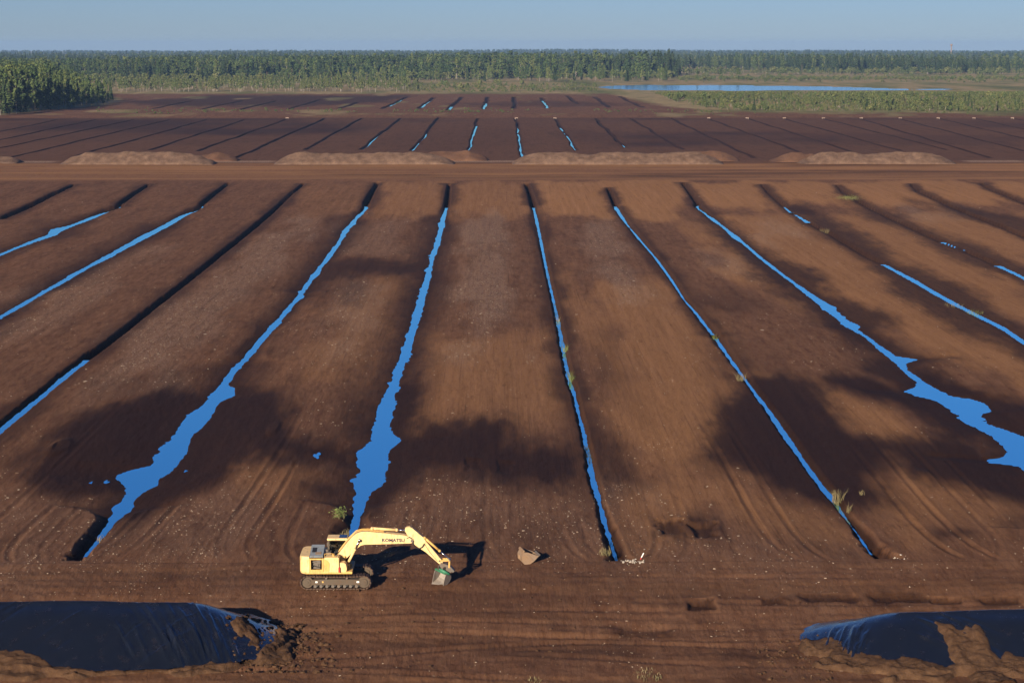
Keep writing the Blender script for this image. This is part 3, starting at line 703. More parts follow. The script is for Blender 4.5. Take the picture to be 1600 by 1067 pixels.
def folds(P, x, y, seeds):
    """creases of the plastic film running down the slope"""
    t = np.zeros_like(x)
    for (fx, fy, ang, ln, am, wd) in seeds:
        dx = x - fx; dy = y - fy
        u = dx * math.cos(ang) + dy * math.sin(ang); vv = -dx * math.sin(ang) + dy * math.cos(ang)
        t += am * np.exp(-(vv / wd) ** 2) * sstep(-ln, -ln * 0.5, u) * (1 - sstep(ln * 0.5, ln, u))
    return t
def covered_pile(P, label, xa, xb, cover, fold_at):
    root = empty('covered_stockpile', ((max(xa, -30) + min(xb, 30)) / 2, P['y'], 0))
    off = root.location
    rr = random.Random(3)
    seeds = []
    for i in range(70):
        fx, fy, a0 = fold_at(rr)
        seeds.append((fx, fy, a0 + rr.uniform(-0.12, 0.12), rr.uniform(0.8, 2.6), rr.uniform(0.04, 0.11) * rr.choice((1, 1, -0.6)), rr.uniform(0.06, 0.14)))
    def zf(x, y):
        z, r = pile_z(P, x, y)
        z = z + 0.035 * fbm(x * 0.7, y * 0.35, 401, 3) + 0.012 * fbm(x * 3.5, y * 0.8, 402, 3) + folds(P, x, y, seeds)
        g = surface(x, y)
        return np.maximum(z + 0.05, g - 0.3) - 0.02 + 0 * r
    xs = np.arange(xa, xb, 0.06); ys = np.arange(P['y'] - P['hw'] - 0.7, P['y'] + P['hw'] + 0.7, 0.06)
    def keep(x, y): return pile_z(P, x, y)[1] < 0.955 + 0.03 * vnoise(x * 1.2, y * 1.2, 77)
    film = grid_mesh('plastic_sheet', xs - off.x, ys - off.y, lambda x, y: zf(x + off.x, y + off.y), M_FILM, root, lambda x, y: keep(x + off.x, y + off.y))
    film['label'] = 'black plastic film stretched over the heap'
    def cz(x, y):
        x = x + off.x; y = y + off.y
        z, r = pile_z(P, x, y)
        th = cover(x, y, r)
        rough = 0.16 * fbm(x * 1.4, y * 1.4, 411, 4) + 0.09 * np.abs(fbm(x * 4, y * 4, 412, 3))
        g = surface(x, y)
        return np.maximum(z, g - 0.05 * (r > 1)) + np.where(th > 0, 0.06 + np.minimum(th, 0.25) + rough * np.clip(th * 6, 0, 1), np.maximum(th * 2.0, -0.3))
    cv = grid_mesh('peat_cover', np.arange(xa, xb, 0.085) - off.x, np.arange(P['y'] - P['hw'] - 1.6, P['y'] + P['hw'] + 0.4, 0.085) - off.y, cz, M_SOIL, root, lambda x, y: cover(x + off.x, y + off.y, pile_z(P, x + off.x, y + off.y)[1]) > -0.12)
    cv['label'] = 'loose brown peat thrown on the foot of the film'
    tag(root, label, 'stockpile', 'film covered peat stockpiles')
    return root
def cover_l(x, y, r):
    front = y < P_L_Y
    lob = 0.16 * fbm(x * 0.33, y * 0.12, 421, 3) + 0.07 * fbm(x * 1.4, y * 1.0, 422, 3)
    lim = 0.80 + 0.05 * np.sin(x * 0.55 + 1) + 0.16 * sstep(-27, -18, x)
    t = (r - lim + lob) * 1.2
    t = np.where(front, t - 1.6 * sstep(1.02, 1.3, r + 0.12 * vnoise(x * .7, y * .7, 78)), -0.3 + 0 * t)
    p = at(395, 987, 0.9); q = at(378, 968, 1.6)          # the tongue of clods up the right end
    e = np.maximum(0.24 - np.hypot((x - p[0]) / 2.4, (y - p[1]) / 5.0), 0.20 - np.hypot((x - q[0]) / 2.4, (y - q[1]) / 6)) + 0.26 * fbm(x * 1.1, y * 0.9, 423, 4)
    e2 = 0.75 * sstep(-14.4, -12.8, x) * sstep(0.86, 0.98, r) * (1 - sstep(1.0, 1.28, r + 0.1 * vnoise(x * .8, y * .8, 77))) - 0.32 + 0.4 * fbm(x * 1.1, y * 0.9, 425, 4)
    return np.clip(np.maximum(np.maximum(t, e - 0.02), np.where(y < P_L_Y + 1.5, e2, -0.3)), -0.4, 0.35)
P_L_Y = PILE_L['y']
def cover_r(x, y, r):
    lob = 0.16 * fbm(x * 0.40, y * 0.12, 431, 3) + 0.08 * fbm(x * 1.5, y * 1.0, 432, 3)
    t = np.where(y < PILE_R['y'], (r - 0.78 + lob) * 1.2 - 1.6 * sstep(1.02, 1.3, r + 0.12 * vnoise(x * .7, y * .7, 78)), -0.3)
    p = at(1530, 1010, 1.4)
    e = 0.95 - np.maximum(np.abs(x - p[0] - (p[1] - y) * 0.12) / 1.35, np.abs(y - p[1]) / 3.6) + 0.28 * fbm(x * 0.9, y * 0.6, 433, 3)
    e = np.where(y < PILE_R['y'] - 0.8, e, -0.3)
    return np.clip(np.maximum(t, e * 0.8), -0.4, 0.3)
covered_pile(PILE_L, 'long peat stockpile under black film at the lower left, beside the excavator', -34.0, -10.6, cover_l,
             lambda rr: (lambda k: (rr.uniform(-21, -14.5), rr.uniform(107.5, 111.5), (-1.15 if k < .8 else -2.3)) if k < .85 else (rr.uniform(-32, -24), rr.uniform(108, 111), -2.2))(rr.random()))
covered_pile(PILE_R, 'black film covered peat stockpile at the lower right with a tongue of peat across it', 16.2, 34.0, cover_r,
             lambda rr: (lambda k: (rr.uniform(25, 28), rr.uniform(107, 110), -0.85) if k < .6 else (rr.uniform(18, 21), rr.uniform(108, 111), -1.9))(rr.random()))

# ------------------------------------------------------------------ excavator
def make_paint(name, ca, cb, rough):
    m = mat(name, ca, rough, 0, 0.4)
    k = NB(m); p = k.obj()
    n = k.noise(p, 1.2, 5, 0.65); n2 = k.noise(k.mapping(p, (3, 3, 0.8)), 2.2, 5, 0.7)
    c = k.mix(k.rng(n, 0.42, 0.72, 0, 0.6), ca, cb)
    c = k.mix(k.rng(n2, 0.50, 0.72, 0, 0.65), c, (0.11, 0.065, 0.035))
    k.l(c, k.b.inputs['Base Color']); k.l(k.rng(n, 0.3, 0.8, rough, rough + 0.2), k.b.inputs['Roughness'])
    return m
M_YEL = make_paint('faded_yellow_paint', (0.68, 0.47, 0.20), (0.70, 0.53, 0.30), 0.5)
M_YELD = make_paint('worn_yellow_paint', (0.55, 0.33, 0.09), (0.58, 0.38, 0.14), 0.5)
M_HOOD = make_paint('dusty_grey_panel', (0.20, 0.23, 0.25), (0.13, 0.15, 0.17), 0.28)
M_STEEL = make_paint('dirty_steel', (0.095, 0.085, 0.075), (0.14, 0.105, 0.08), 0.5)
M_TRACK = make_paint('muddy_track_steel', (0.066, 0.038, 0.026), (0.095, 0.060, 0.043), 0.7)
M_FRAME = make_paint('muddy_grey_frame', (0.080, 0.063, 0.047), (0.072, 0.046, 0.030), 0.8)
M_CHROME = mat('cylinder_rod', (0.55, 0.56, 0.58), 0.18, 1.0)
M_BLACK = mat('black_rubber', (0.012, 0.012, 0.013), 0.6)
M_GLASS = mat('cab_glass', (0.010, 0.014, 0.016), 0.06, 0, 0.6)
M_RED = mat('red_paint', (0.42, 0.03, 0.025), 0.4)
M_GREEN = make_paint('green_paint', (0.025, 0.16, 0.085), (0.06, 0.20, 0.12), 0.45)
M_SHINY = make_paint('worn_bare_steel', (0.24, 0.22, 0.20), (0.16, 0.12, 0.09), 0.35)
M_RUST = make_paint('rusty_ochre_steel', (0.21, 0.135, 0.08), (0.17, 0.155, 0.145), 0.8)
M_WHITE = mat('white_paint', (0.75, 0.74, 0.72), 0.6)
M_DECAL = mat('navy_lettering', (0.012, 0.012, 0.045), 0.5)
M_SEAT = mat('seat_cloth', (0.05, 0.05, 0.055), 0.9)

EX = empty('excavator', (-9.96, 123.5, float(surface(np.array([-9.96]), np.array([123.5]))[0]) - 0.02))
tag(EX, 'faded yellow crawler excavator parked beside the black covered stockpile', 'excavator')
def part(name, fn, m, parent=EX, smooth=False, label=None):
    bm = bmesh.new(); fn(bm)
    o = mesh_bm(name, bm, m, parent, smooth)
    if label: o['label'] = label
    return o
def parts(name, fns, m, parent=EX, smooth=False):
    for fn in fns: part(name, fn, m, parent, smooth)
def track(side):
    yc = side * 1.16; yo = 0.35
    tr = empty('track'); tr.parent = EX
    R = 0.40; Lh = 1.78
    def loop(n=46):
        per = 2 * (2 * Lh) + 2 * math.pi * R
        out = []
        for i in range(n):
            s = per * i / n
            if s < 2 * Lh: p = (-Lh + s, 0.06); a = 0
            elif s < 2 * Lh + math.pi * R:
                t = (s - 2 * Lh) / R; p = (Lh + R * math.sin(t), 0.06 + R - R * math.cos(t)); a = t
            elif s < 4 * Lh + math.pi * R:
                u = s - 2 * Lh - math.pi * R; sag = -0.05 * math.sin(math.pi * u / (2 * Lh)); p = (Lh - u, 0.06 + 2 * R + sag); a = math.pi
            else:
                t = (s - 4 * Lh - math.pi * R) / R; p = (-Lh - R * math.sin(t), 0.06 + R + R * math.cos(t)); a = math.pi + t
            out.append((p, a))
        return out
    bm = bmesh.new()
    for (px, pz), a in loop():
        M = Matrix.Translation((px, yc, pz)) @ Matrix.Rotation(-a, 4, 'Y')
        b0 = len(bm.verts)
        bm_box(bm, -0.088, 0.088, -yo, yo, -0.03, 0.02)
        bm_box(bm, -0.06, -0.03, -yo, yo, -0.075, -0.031)
        bm_box(bm, 0.02, 0.04, -yo, yo, -0.065, -0.031)
        bm.verts.ensure_lookup_table()
        for v in bm.verts[b0:]: v.co = M @ v.co
    mesh_bm('track_shoes', bm, M_TRACK, tr)
    def fr(bm):
        bm_prism(bm, [(-1.55, 0.28), (1.55, 0.28), (1.62, 0.45), (1.5, 0.62), (0.2, 0.66), (-1.5, 0.62), (-1.62, 0.45)], yc - 0.24, yc + 0.24, 0.02)
    part('track_frame', fr, M_FRAME, tr)
    s = side * 1
    for nm, x, rr in (('sprocket', -1.78, 0.36), ('idler', 1.78, 0.36)):
        def wh(bm):
            bm_tube(bm, (x, yc - 0.20, 0.46), (x, yc + 0.20, 0.46), rr, n=24)
            bm_tube(bm, (x, yc - 0.27, 0.46), (x, yc + 0.27, 0.46), rr * 0.62, n=18)
            bm_tube(bm, (x, yc - 0.30, 0.46), (x, yc + 0.30, 0.46), rr * 0.22, n=12)
        part(nm, wh, M_FRAME, tr)
    for i in range(8):
        x = -1.3 + i * 2.6 / 7
        part('roller', lambda bm: bm_tube(bm, (x, yc - 0.23, 0.20), (x, yc + 0.23, 0.20), 0.10, n=12), M_STEEL, tr)
        part('roller_guard', lambda bm: bm_box(bm, x + 0.10, x + 0.2, yc - 0.26, yc + 0.26, 0.19, 0.30, 0.01), M_BLACK, tr)
    for x in (-0.6, 0.7):
        part('carrier_roller', lambda bm: bm_tube(bm, (x, yc - 0.2, 0.72), (x, yc + 0.2, 0.72), 0.07, n=12), M_STEEL, tr)
    if side < 0:
        for x, m_, w_ in ((-1.28, M_WHITE, 0.14), (-0.86, M_YELD, 0.10), (1.32, M_WHITE, 0.16)):
            part('marking_plate', lambda bm: bm_box(bm, x, x + w_, yc - 0.252, yc - 0.243, 0.44, 0.54), m_, tr)
        part('track_rod', lambda bm: bm_box(bm, -1.1, -0.45, yc - 0.262, yc - 0.243, 0.575, 0.60), M_STEEL, tr)
track(-1); track(1)
part('undercarriage', lambda bm: (bm_box(bm, -0.75, 0.75, -0.9, 0.9, 0.45, 0.80, 0.05), bm_tube(bm, (0, 0, 0.79), (0, 0, 1.0), 0.62, n=28)), M_STEEL)
# upper structure
part('turntable_deck', lambda bm: bm_box(bm, -1.95, 1.05, -1.33, 1.33, 0.98, 1.14, 0.03), M_YELD)
def cw(bm):
    n = 14; pts = []
    for i in range(n + 1):
        a = math.pi / 2 + math.pi * i / n
        pts.append((-1.72 + 0.58 * math.copysign(abs(math.cos(a)) ** 0.55, math.cos(a)), 1.36 * math.copysign(abs(math.sin(a)) ** 0.42, math.sin(a))))
    pts += [(-1.66, -1.36), (-1.66, 1.36)]
    z0, z1, z2, z3 = 1.02, 1.14, 1.95, 2.12
    rings = []
    for z, sc in ((z0, 0.95), (z1, 1.0), (z2, 1.0), (z3, 0.94)):
        rings.append([bm.verts.new((-1.66 + (p[0] + 1.66) * sc, p[1] * (sc * 0.5 + 0.5), z)) for p in pts])
    for A, B in zip(rings[:-1], rings[1:]):
        for i in range(len(pts)):
            j = (i + 1) % len(pts); bm.faces.new((A[i], A[j], B[j], B[i]))
    bm.faces.new(rings[0][::-1]); bm.faces.new(rings[-1])
part('counterweight', cw, M_YEL)
# engine bay: open compartment with the door folded forward
def bay(bm):
    bm_box(bm, -1.655, -1.55, -1.35, -1.25, 1.141, 2.0, 0.01)
    bm_box(bm, -0.86, -0.75, -1.35, -1.25, 1.141, 2.0, 0.01)
    bm_box(bm, -1.55, -0.86, -1.345, -1.26, 1.90, 1.995, 0.008)
    bm_box(bm, -1.55, -0.86, -1.345, -1.26, 1.141, 1.27, 0.008)
part('engine_bay_frame', bay, M_YELD)
parts('engine_bay_wall', [lambda bm: bm_box(bm, -1.64, -0.77, -0.55, -0.48, 1.141, 1.98), lambda bm: bm_box(bm, -1.64, -1.60, -1.24, -0.551, 1.141, 1.98), lambda bm: bm_box(bm, -0.81, -0.77, -1.24, -0.551, 1.141, 1.98)], M_BLACK)
eng = part('engine', lambda bm: (bm_box(bm, -1.48, -0.98, -1.05, -0.6, 1.25, 1.62, 0.03), bm_tube(bm, (-1.25, -1.10, 1.55), (-1.25, -0.7, 1.55), 0.17, n=16), bm_tube(bm, (-1.45, -1.08, 1.70), (-1.0, -1.08, 1.78), 0.06, n=10), bm_box(bm, -1.18, -0.95, -1.15, -0.7, 1.58, 1.80, 0.02)), M_STEEL)
part('hose', lambda bm: bm_path(bm, [(-1.5, -1.12, 1.38), (-1.40, -1.18, 1.50), (-1.2, -1.18, 1.42), (-0.95, -1.15, 1.38)], 0.03), M_BLACK, eng)
part('engine_cover', lambda bm: bm_box(bm, -1.65, -0.7, -0.47, 1.33, 1.141, 2.05, 0.04), M_YEL)
def hood(bm):
    # raised hood on the rear deck: frame with open louvres
    bm_box(bm, -1.62, -0.80, -1.30, -1.18, 2.00, 2.10, 0.012); bm_box(bm, -1.62, -0.80, 0.5, 0.62, 2.06, 2.36, 0.012)
    bm_box(bm, -1.66, -1.54, -1.30, 0.62, 2.06, 2.14, 0.012); bm_box(bm, -0.88, -0.76, -1.30, 0.62, 2.06, 2.14, 0.012)
def hood_panel(bm):
    a = [bm.verts.new(p) for p in ((-1.63, -1.30, 2.06), (-0.79, -1.30, 2.06), (-0.79, 0.35, 2.40), (-1.63, 0.35, 2.40))]
    b = [bm.verts.new(v.co + Vector((0, 0, 0.07))) for v in a]
    bm.faces.new(a); bm.faces.new(b)
    for i in range(4): bm.faces.new((a[i], a[(i + 1) % 4], b[(i + 1) % 4], b[i]))
hd = part('engine_hood', hood_panel, M_HOOD, label='grey dusty engine hood with open grilles')
def grille(x0, x1, t0, t1):
    def fn(bm):
        for y_, z_ in ((t0, 0), (t1, 0)): pass
        z0 = 2.13 + (t0 + 1.30) * 0.34 / 1.65; z1 = 2.13 + (t1 + 1.30) * 0.34 / 1.65
        v = [bm.verts.new(p) for p in ((x0, t0, z0 + .004), (x1, t0, z0 + .004), (x1, t1, z1 + .004), (x0, t1, z1 + .004))]
        w = [bm.verts.new(q.co + Vector((0, 0, 0.012))) for q in v]
        bm.faces.new(w); bm.faces.new(v)
        for i in range(4): bm.faces.new((v[i], v[(i + 1) % 4], w[(i + 1) % 4], w[i]))
    return fn
part('grille', grille(-1.52, -1.24, -0.75, -0.1), M_BLACK, hd); part('grille', grille(-1.30, -0.92, -1.05, -0.72), M_RUST, hd)
part('exhaust_pipe', lambda bm: (bm_tube(bm, (-0.62, 0.5, 2.0), (-0.62, 0.5, 2.55), 0.06, n=12), bm_tube(bm, (-0.62, 0.5, 2.54), (-0.55, 0.5, 2.62), 0.05, n=12)), M_STEEL)
part('air_filter', lambda bm: (bm_box(bm, -0.72, -0.35, -0.5, 0.2, 1.9, 2.16, 0.03), bm_tube(bm, (-0.6, -0.2, 2.15), (-0.6, -0.2, 2.3), 0.11, n=14)), M_STEEL)
part('deck_plate', lambda bm: bm_box(bm, -0.75, 0.2, -1.25, 1.3, 1.141, 1.88, 0.02), M_STEEL)
part('side_tank', lambda bm: bm_prism(bm, [(-0.735, 1.10), (0.22, 1.10), (0.22, 2.02), (0.16, 2.06), (-0.60, 2.06), (-0.735, 1.98)], -1.36, -0.62, 0.03), M_YEL)
def edoor(bm):
    bm_prism(bm, [(-0.72, 1.16), (-0.40, 1.16), (-0.38, 1.70), (-0.50, 1.86), (-0.72, 1.97)], -1.395, -1.366, 0.006)
part('engine_door', edoor, M_YELD, label='engine bay door swung open against the tank')
part('front_box', lambda bm: bm_prism(bm, [(0.28, 1.10), (0.66, 1.10), (0.72, 1.30), (0.66, 1.62), (0.56, 1.70), (0.28, 1.70)], -1.36, -0.72, 0.03), M_YEL)
part('fire_extinguisher', lambda bm: (bm_tube(bm, (0.245, -1.44, 1.13), (0.245, -1.44, 1.42), 0.062, n=14), bm_tube(bm, (0.245, -1.44, 1.42), (0.245, -1.44, 1.49), 0.03, n=10)), M_RED)
part('handrail', lambda bm: bm_path(bm, [(-0.68, -1.30, 2.06), (-0.68, -1.30, 2.28), (-0.2, -1.30, 2.30), (0.0, -1.30, 2.06)], 0.018), M_YELD)
part('filler_cap', lambda bm: bm_tube(bm, (-0.15, -1.0, 2.06), (-0.15, -1.0, 2.22), 0.075, n=14), M_YELD)
part('step', lambda bm: bm_box(bm, 0.72, 0.95, -0.95, -0.75, 1.02, 1.08, 0.01), M_YELD); part('valve_box', lambda bm: bm_box(bm, 0.3, 0.85, -0.715, -0.45, 1.141, 1.4, 0.03), M_YELD)
parts('boom_bracket', [lambda bm, y=y: bm_box(bm, -0.3, 0.55, y - .04, y + .04, 1.141, 1.9, 0.02) for y in (-.38, .38)], M_YELD)
part('front_lamp', lambda bm: bm_box(bm, 0.75, 0.95, 0.0, 0.18, 1.05, 1.3, 0.02), M_YELD)
# cab on the far side
CB = empty('cab'); CB.parent = EX
cx0, cx1, cy0, cy1, cz0, cz1 = -0.62, 0.78, 0.28, 1.28, 1.15, 2.74
part('cab_roof', lambda bm: bm_box(bm, cx0 - 0.03, cx1 - 0.12, cy0 - 0.03, cy1 + 0.03, cz1, cz1 + 0.15, 0.05), M_YEL, CB)
part('roof_hatch', lambda bm: bm_box(bm, 0.10, 0.58, cy0 + 0.12, cy1 - 0.12, cz1 + 0.151, cz1 + 0.175, 0.008), M_GLASS, CB)
parts('cab_pillar', [lambda bm, q=q: bm_box(bm, *q, cz0, cz1) for q in ((cx0, cx0 + 0.12, cy0, cy0 + 0.08), (cx0, cx0 + 0.12, cy1 - 0.08, cy1), (cx1 - 0.30, cx1 - 0.22, cy1 - 0.06, cy1), (0.06, 0.13, cy1 - 0.06, cy1))], M_FRAME, CB)
parts('cab_pillar', [lambda bm, y=y: (bm_tube(bm, (cx1 - 0.03, y + 0.035, cz0), (cx1 - 0.05, y + 0.035, 1.9), 0.04, n=8), bm_tube(bm, (cx1 - 0.05, y + 0.035, 1.9), (cx1 - 0.25, y + 0.035, cz1), 0.04, n=8)) for y in (cy0, cy1 - 0.07)], M_FRAME, CB)
parts('cab_lower_panel', [lambda bm: bm_prism(bm, [(cx0, cz0), (cx1, cz0), (cx1, 1.55), (0.3, 1.75), (cx0 + 0.12, 2.0), (cx0, 2.0)], cy0 - 0.004, cy0 + 0.05), lambda bm: bm_box(bm, cx0, cx1 - 0.02, cy1 - 0.045, cy1 + 0.004, cz0, 1.75)], M_FRAME, CB)
M_PANE = bpy.data.materials.new('clear_pane'); M_PANE.use_nodes = True
_k = M_PANE.node_tree; _k.nodes.clear()
_o = _k.nodes.new('ShaderNodeOutputMaterial'); _m = _k.nodes.new('ShaderNodeMixShader'); _t = _k.nodes.new('ShaderNodeBsdfTransparent'); _g = _k.nodes.new('ShaderNodeBsdfGlossy')
_t.inputs[0].default_value = (0.55, 0.62, 0.60, 1); _g.inputs['Roughness'].default_value = 0.03; _m.inputs[0].default_value = 0.10
_k.links.new(_t.outputs[0], _m.inputs[1]); _k.links.new(_g.outputs[0], _m.inputs[2]); _k.links.new(_m.outputs[0], _o.inputs[0])
part('side_window', lambda bm: bm_prism(bm, [(cx0 + 0.12, 2.0), (0.3, 1.75), (cx1 - 0.04, 1.57), (cx1 - 0.06, 1.9), (cx1 - 0.25, cz1), (cx0 + 0.12, cz1)], cy0 + 0.02, cy0 + 0.032), M_PANE, CB)
part('side_window', lambda bm: bm_box(bm, cx0 + 0.12, 0.5, cy1 - 0.03, cy1 - 0.018, 1.75, cz1), M_PANE, CB)
part('rear_window', lambda bm: bm_box(bm, cx0 + 0.04, cx0 + 0.05, cy0 + 0.08, cy1 - 0.08, 2.0, cz1), M_PANE, CB)
part('windscreen', lambda bm: bm_prism(bm, [(cx1 - 0.02, 1.2), (cx1 - 0.045, 1.9), (cx1 - 0.245, cz1), (cx1 - 0.255, cz1), (cx1 - 0.055, 1.9), (cx1 - 0.03, 1.2)], cy0 + 0.08, cy1 - 0.08), M_PANE, CB)
part('seat', lambda bm: bm_box(bm, -0.35, 0.12, 0.55, 1.0, 1.45, 1.62, 0.05), M_SEAT, CB); part('seat_back', lambda bm: bm_prism(bm, [(-0.40, 1.62), (-0.28, 1.62), (-0.38, 2.3), (-0.5, 2.3)], 0.55, 1.0, 0.03), M_SEAT, CB)
part('console', lambda bm: (bm_box(bm, -0.2, 0.3, 0.36, 0.5, 1.4, 1.72, 0.03), bm_tube(bm, (0.25, 0.43, 1.7), (0.3, 0.43, 2.0), 0.02, n=8)), M_SEAT, CB); part('cab_floor', lambda bm: bm_box(bm, cx0 + .1, 0.6, cy0 + .06, cy1 - .06, 1.16, 1.22), M_SEAT, CB)
# boom, arm, cylinders
BO = part('boom', lambda bm: bm_prism(bm, [(-0.12, 1.42), (-0.16, 1.62), (-0.02, 1.84), (0.76, 2.86), (1.02, 3.14), (1.30, 3.35), (1.60, 3.44), (2.0, 3.45), (3.1, 3.34), (4.30, 3.20), (4.62, 3.10), (4.86, 2.97), (4.90, 2.83), (4.82, 2.72), (4.66, 2.69), (3.0, 2.64), (1.75, 2.63), (1.50, 2.56), (1.24, 2.32), (0.52, 1.64), (0.30, 1.38), (0.08, 1.32)], -0.26, 0.26, 0.018), M_YEL)
parts('boom_pin', [lambda bm, q=q: bm_tube(bm, (q[0], -q[2], q[1]), (q[0], q[2], q[1]), 0.085, n=16) for q in ((1.46, 2.92, .40), (4.78, 2.85, .33), (0.05, 1.55, .45))], M_STEEL, BO)
parts('hydraulic_line', [lambda bm, y=y: bm_path(bm, [(0.1, y, 2.12 + 0), (0.72, y, 2.93), (1.22, y, 3.42), (1.6, y, 3.52), (2.0, y, 3.53), (3.0, y, 3.43)], 0.022) for y in (-0.2, -0.13, 0.13, 0.2)], M_YELD, BO)
parts('hydraulic_hose', [lambda bm, y=y: bm_path(bm, [(-0.3, y, 1.80), (-0.15, y, 2.05), (0.1, y, 2.13)], 0.025) for y in (-0.2, -0.13, 0.13, 0.2)], M_BLACK, BO)
fc = bpy.data.curves.new('lettering', 'FONT'); fc.body = 'KOMATSU'; fc.size = 0.30; fc.extrude = 0.003; fc.offset = 0.012; fc.align_x = 'CENTER'; fc.space_character = 1.02
fo = bpy.data.objects.new('lettering_source', fc); C.objects.link(fo)
bpy.context.view_layer.update()
lm = bpy.data.meshes.new_from_object(fo.evaluated_get(bpy.context.evaluated_depsgraph_get()))
bpy.data.objects.remove(fo)
lm.materials.clear(); lm.materials.append(M_DECAL)
for v in lm.vertices: v.co = Vector((v.co.x * 1.02 + 3.60, -0.265 - v.co.z, v.co.y * 0.92 + 2.80 - v.co.x * 0.012))
lo = bpy.data.objects.new('lettering', lm); C.objects.link(lo); lo.parent = BO
def cyl(name, p, q, t, r, rod, y, mb=M_YEL):
    p = Vector((p[0], y, p[1])); q = Vector((q[0], y, q[1])); k = p.lerp(q, t); d = (q - p).normalized()
    c = part(name, lambda bm: (bm_tube(bm, p, k, r, n=14), bm_tube(bm, k - d * 0.10, k + d * 0.02, r * 1.18, n=14), bm_tube(bm, p + Vector((0, -0.12, 0)), p + Vector((0, 0.12, 0)), r * 1.1, n=12)), mb, EX, True)
    part('piston_rod', lambda bm: (bm_tube(bm, k, q, rod, n=12), bm_tube(bm, q + Vector((0, -0.1, 0)), q + Vector((0, 0.1, 0)), rod * 1.9, n=12)), M_CHROME, c, True)
    return c
cyl('boom_cylinder', (0.62, 1.24), (1.46, 2.92), 0.66, 0.085, 0.048, -0.36)
cyl('boom_cylinder', (0.62, 1.24), (1.46, 2.92), 0.66, 0.085, 0.048, 0.36)
cyl('arm_cylinder', (2.25, 3.60), (4.36, 3.46), 0.76, 0.088, 0.05, 0.0)
AR = part('arm', lambda bm: bm_prism(bm, [(4.34, 3.46), (4.34, 3.60), (4.46, 3.70), (4.64, 3.73), (4.82, 3.64), (5.48, 3.06), (5.62, 2.84), (6.74, 1.46), (6.70, 1.34), (6.57, 1.28), (6.46, 1.36), (5.66, 2.10), (5.10, 2.46), (4.93, 2.60), (4.74, 2.78), (4.55, 3.10)], -0.17, 0.17, 0.015), M_YEL)
parts('hose', [lambda bm, y=y: bm_path(bm, [(4.45, y, 3.02), (4.62, y, 3.10), (4.78, y, 2.98), (4.84, y, 2.66), (5.0, y, 2.40), (5.22, y, 2.34), (5.42, y, 2.45), (5.55, y, 2.66)], 0.024) for y in (-0.24, -0.30, 0.25)], M_BLACK, AR)
parts('hydraulic_line', [lambda bm, y=y: bm_path(bm, [(5.55, y, 2.66), (5.9, y, 2.1), (6.2, y, 1.72), (6.4, y, 1.5)], 0.016) for y in (-0.19, 0.19)], M_STEEL, AR)
part('lug', lambda bm: bm_prism(bm, [(5.40, 3.04), (5.60, 3.06), (5.66, 2.96), (5.52, 2.86)], -0.08, 0.08), M_YELD, AR)
cyl('bucket_cylinder', (5.58, 2.98), (7.16, 1.56), 0.62, 0.075, 0.042, 0.0, M_YELD)
parts('bucket_link', [lambda bm, y=y: (bm_tube(bm, (6.52, y, 1.52), (7.16, y, 1.56), 0.06, n=10), bm_tube(bm, (7.16, y, 1.56), (7.14, y, 1.08), 0.06, n=10)) for y in (-0.22, 0.22)], M_YELD)
parts('link_pin', [lambda bm, q=q: bm_tube(bm, (q[0], -.28, q[1]), (q[0], .28, q[1]), 0.055, n=12) for q in ((7.16, 1.56), (6.52, 1.52), (6.62, 1.36))], M_STEEL)
CO = part('quick_coupler', lambda bm: (bm_prism(bm, [(6.52, 1.30), (6.74, 1.36), (7.0, 1.28), (7.26, 1.12), (7.48, 0.86), (7.40, 0.76), (7.1, 0.86), (6.72, 1.06), (6.55, 1.14)], -0.24, 0.24, 0.02), bm_prism(bm, [(6.6, 1.14), (7.3, 0.80), (7.2, 0.68), (6.6, 1.0)], -0.16, 0.16, 0.02)), M_STEEL, label='muddy grey coupler between arm and bucket')
part('tilt_cylinder', lambda bm: (bm_tube(bm, (6.58, -0.42, 1.02), (7.16, -0.42, 0.70), 0.085, n=14), bm_tube(bm, (6.5, -0.42, 1.06), (6.58, -0.42, 1.02), 0.05, n=10)), M_GREEN, CO, True)
def bucket_mesh(w, L, D, th=0.025):
    """open digging bucket: curved shell, two cheeks, cutting edge; mouth towards +x, back towards -x, top bar at z = D"""
    pts = [(0.0, D), (-0.30 * L, D * 0.86), (-0.52 * L, D * 0.58), (-0.52 * L, D * 0.30), (-0.30 * L, D * 0.08), (0.05 * L, 0.0), (0.48 * L, 0.02)]
    def shell(bm):
        n = len(pts); A = []; B = []; A2 = []; B2 = []
        c = Vector((0.05 * L, 0, 0.5 * D))
        for p in pts:
            q = Vector((p[0], 0, p[1])); i = q + (c - q).normalized() * th
            A.append(bm.verts.new((q.x, -w / 2, q.z))); B.append(bm.verts.new((q.x, w / 2, q.z)))
            A2.append(bm.verts.new((i.x, -w / 2, i.z))); B2.append(bm.verts.new((i.x, w / 2, i.z)))
        for i in range(n - 1):
            bm.faces.new((A[i], B[i], B[i + 1], A[i + 1])); bm.faces.new((A2[i], A2[i + 1], B2[i + 1], B2[i]))
            bm.faces.new((A[i], A[i + 1], A2[i + 1], A2[i])); bm.faces.new((B[i], B2[i], B2[i + 1], B[i + 1]))
        bm.faces.new((A[0], A2[0], B2[0], B[0])); bm.faces.new((A[-1], B[-1], B2[-1], A2[-1]))
    def cheek(y0):
        def fn(bm): bm_prism(bm, pts + [(0.34 * L, D * 0.36), (0.16 * L, D * 0.80)], y0, y0 + 0.022)
        return fn
    return pts, shell, cheek
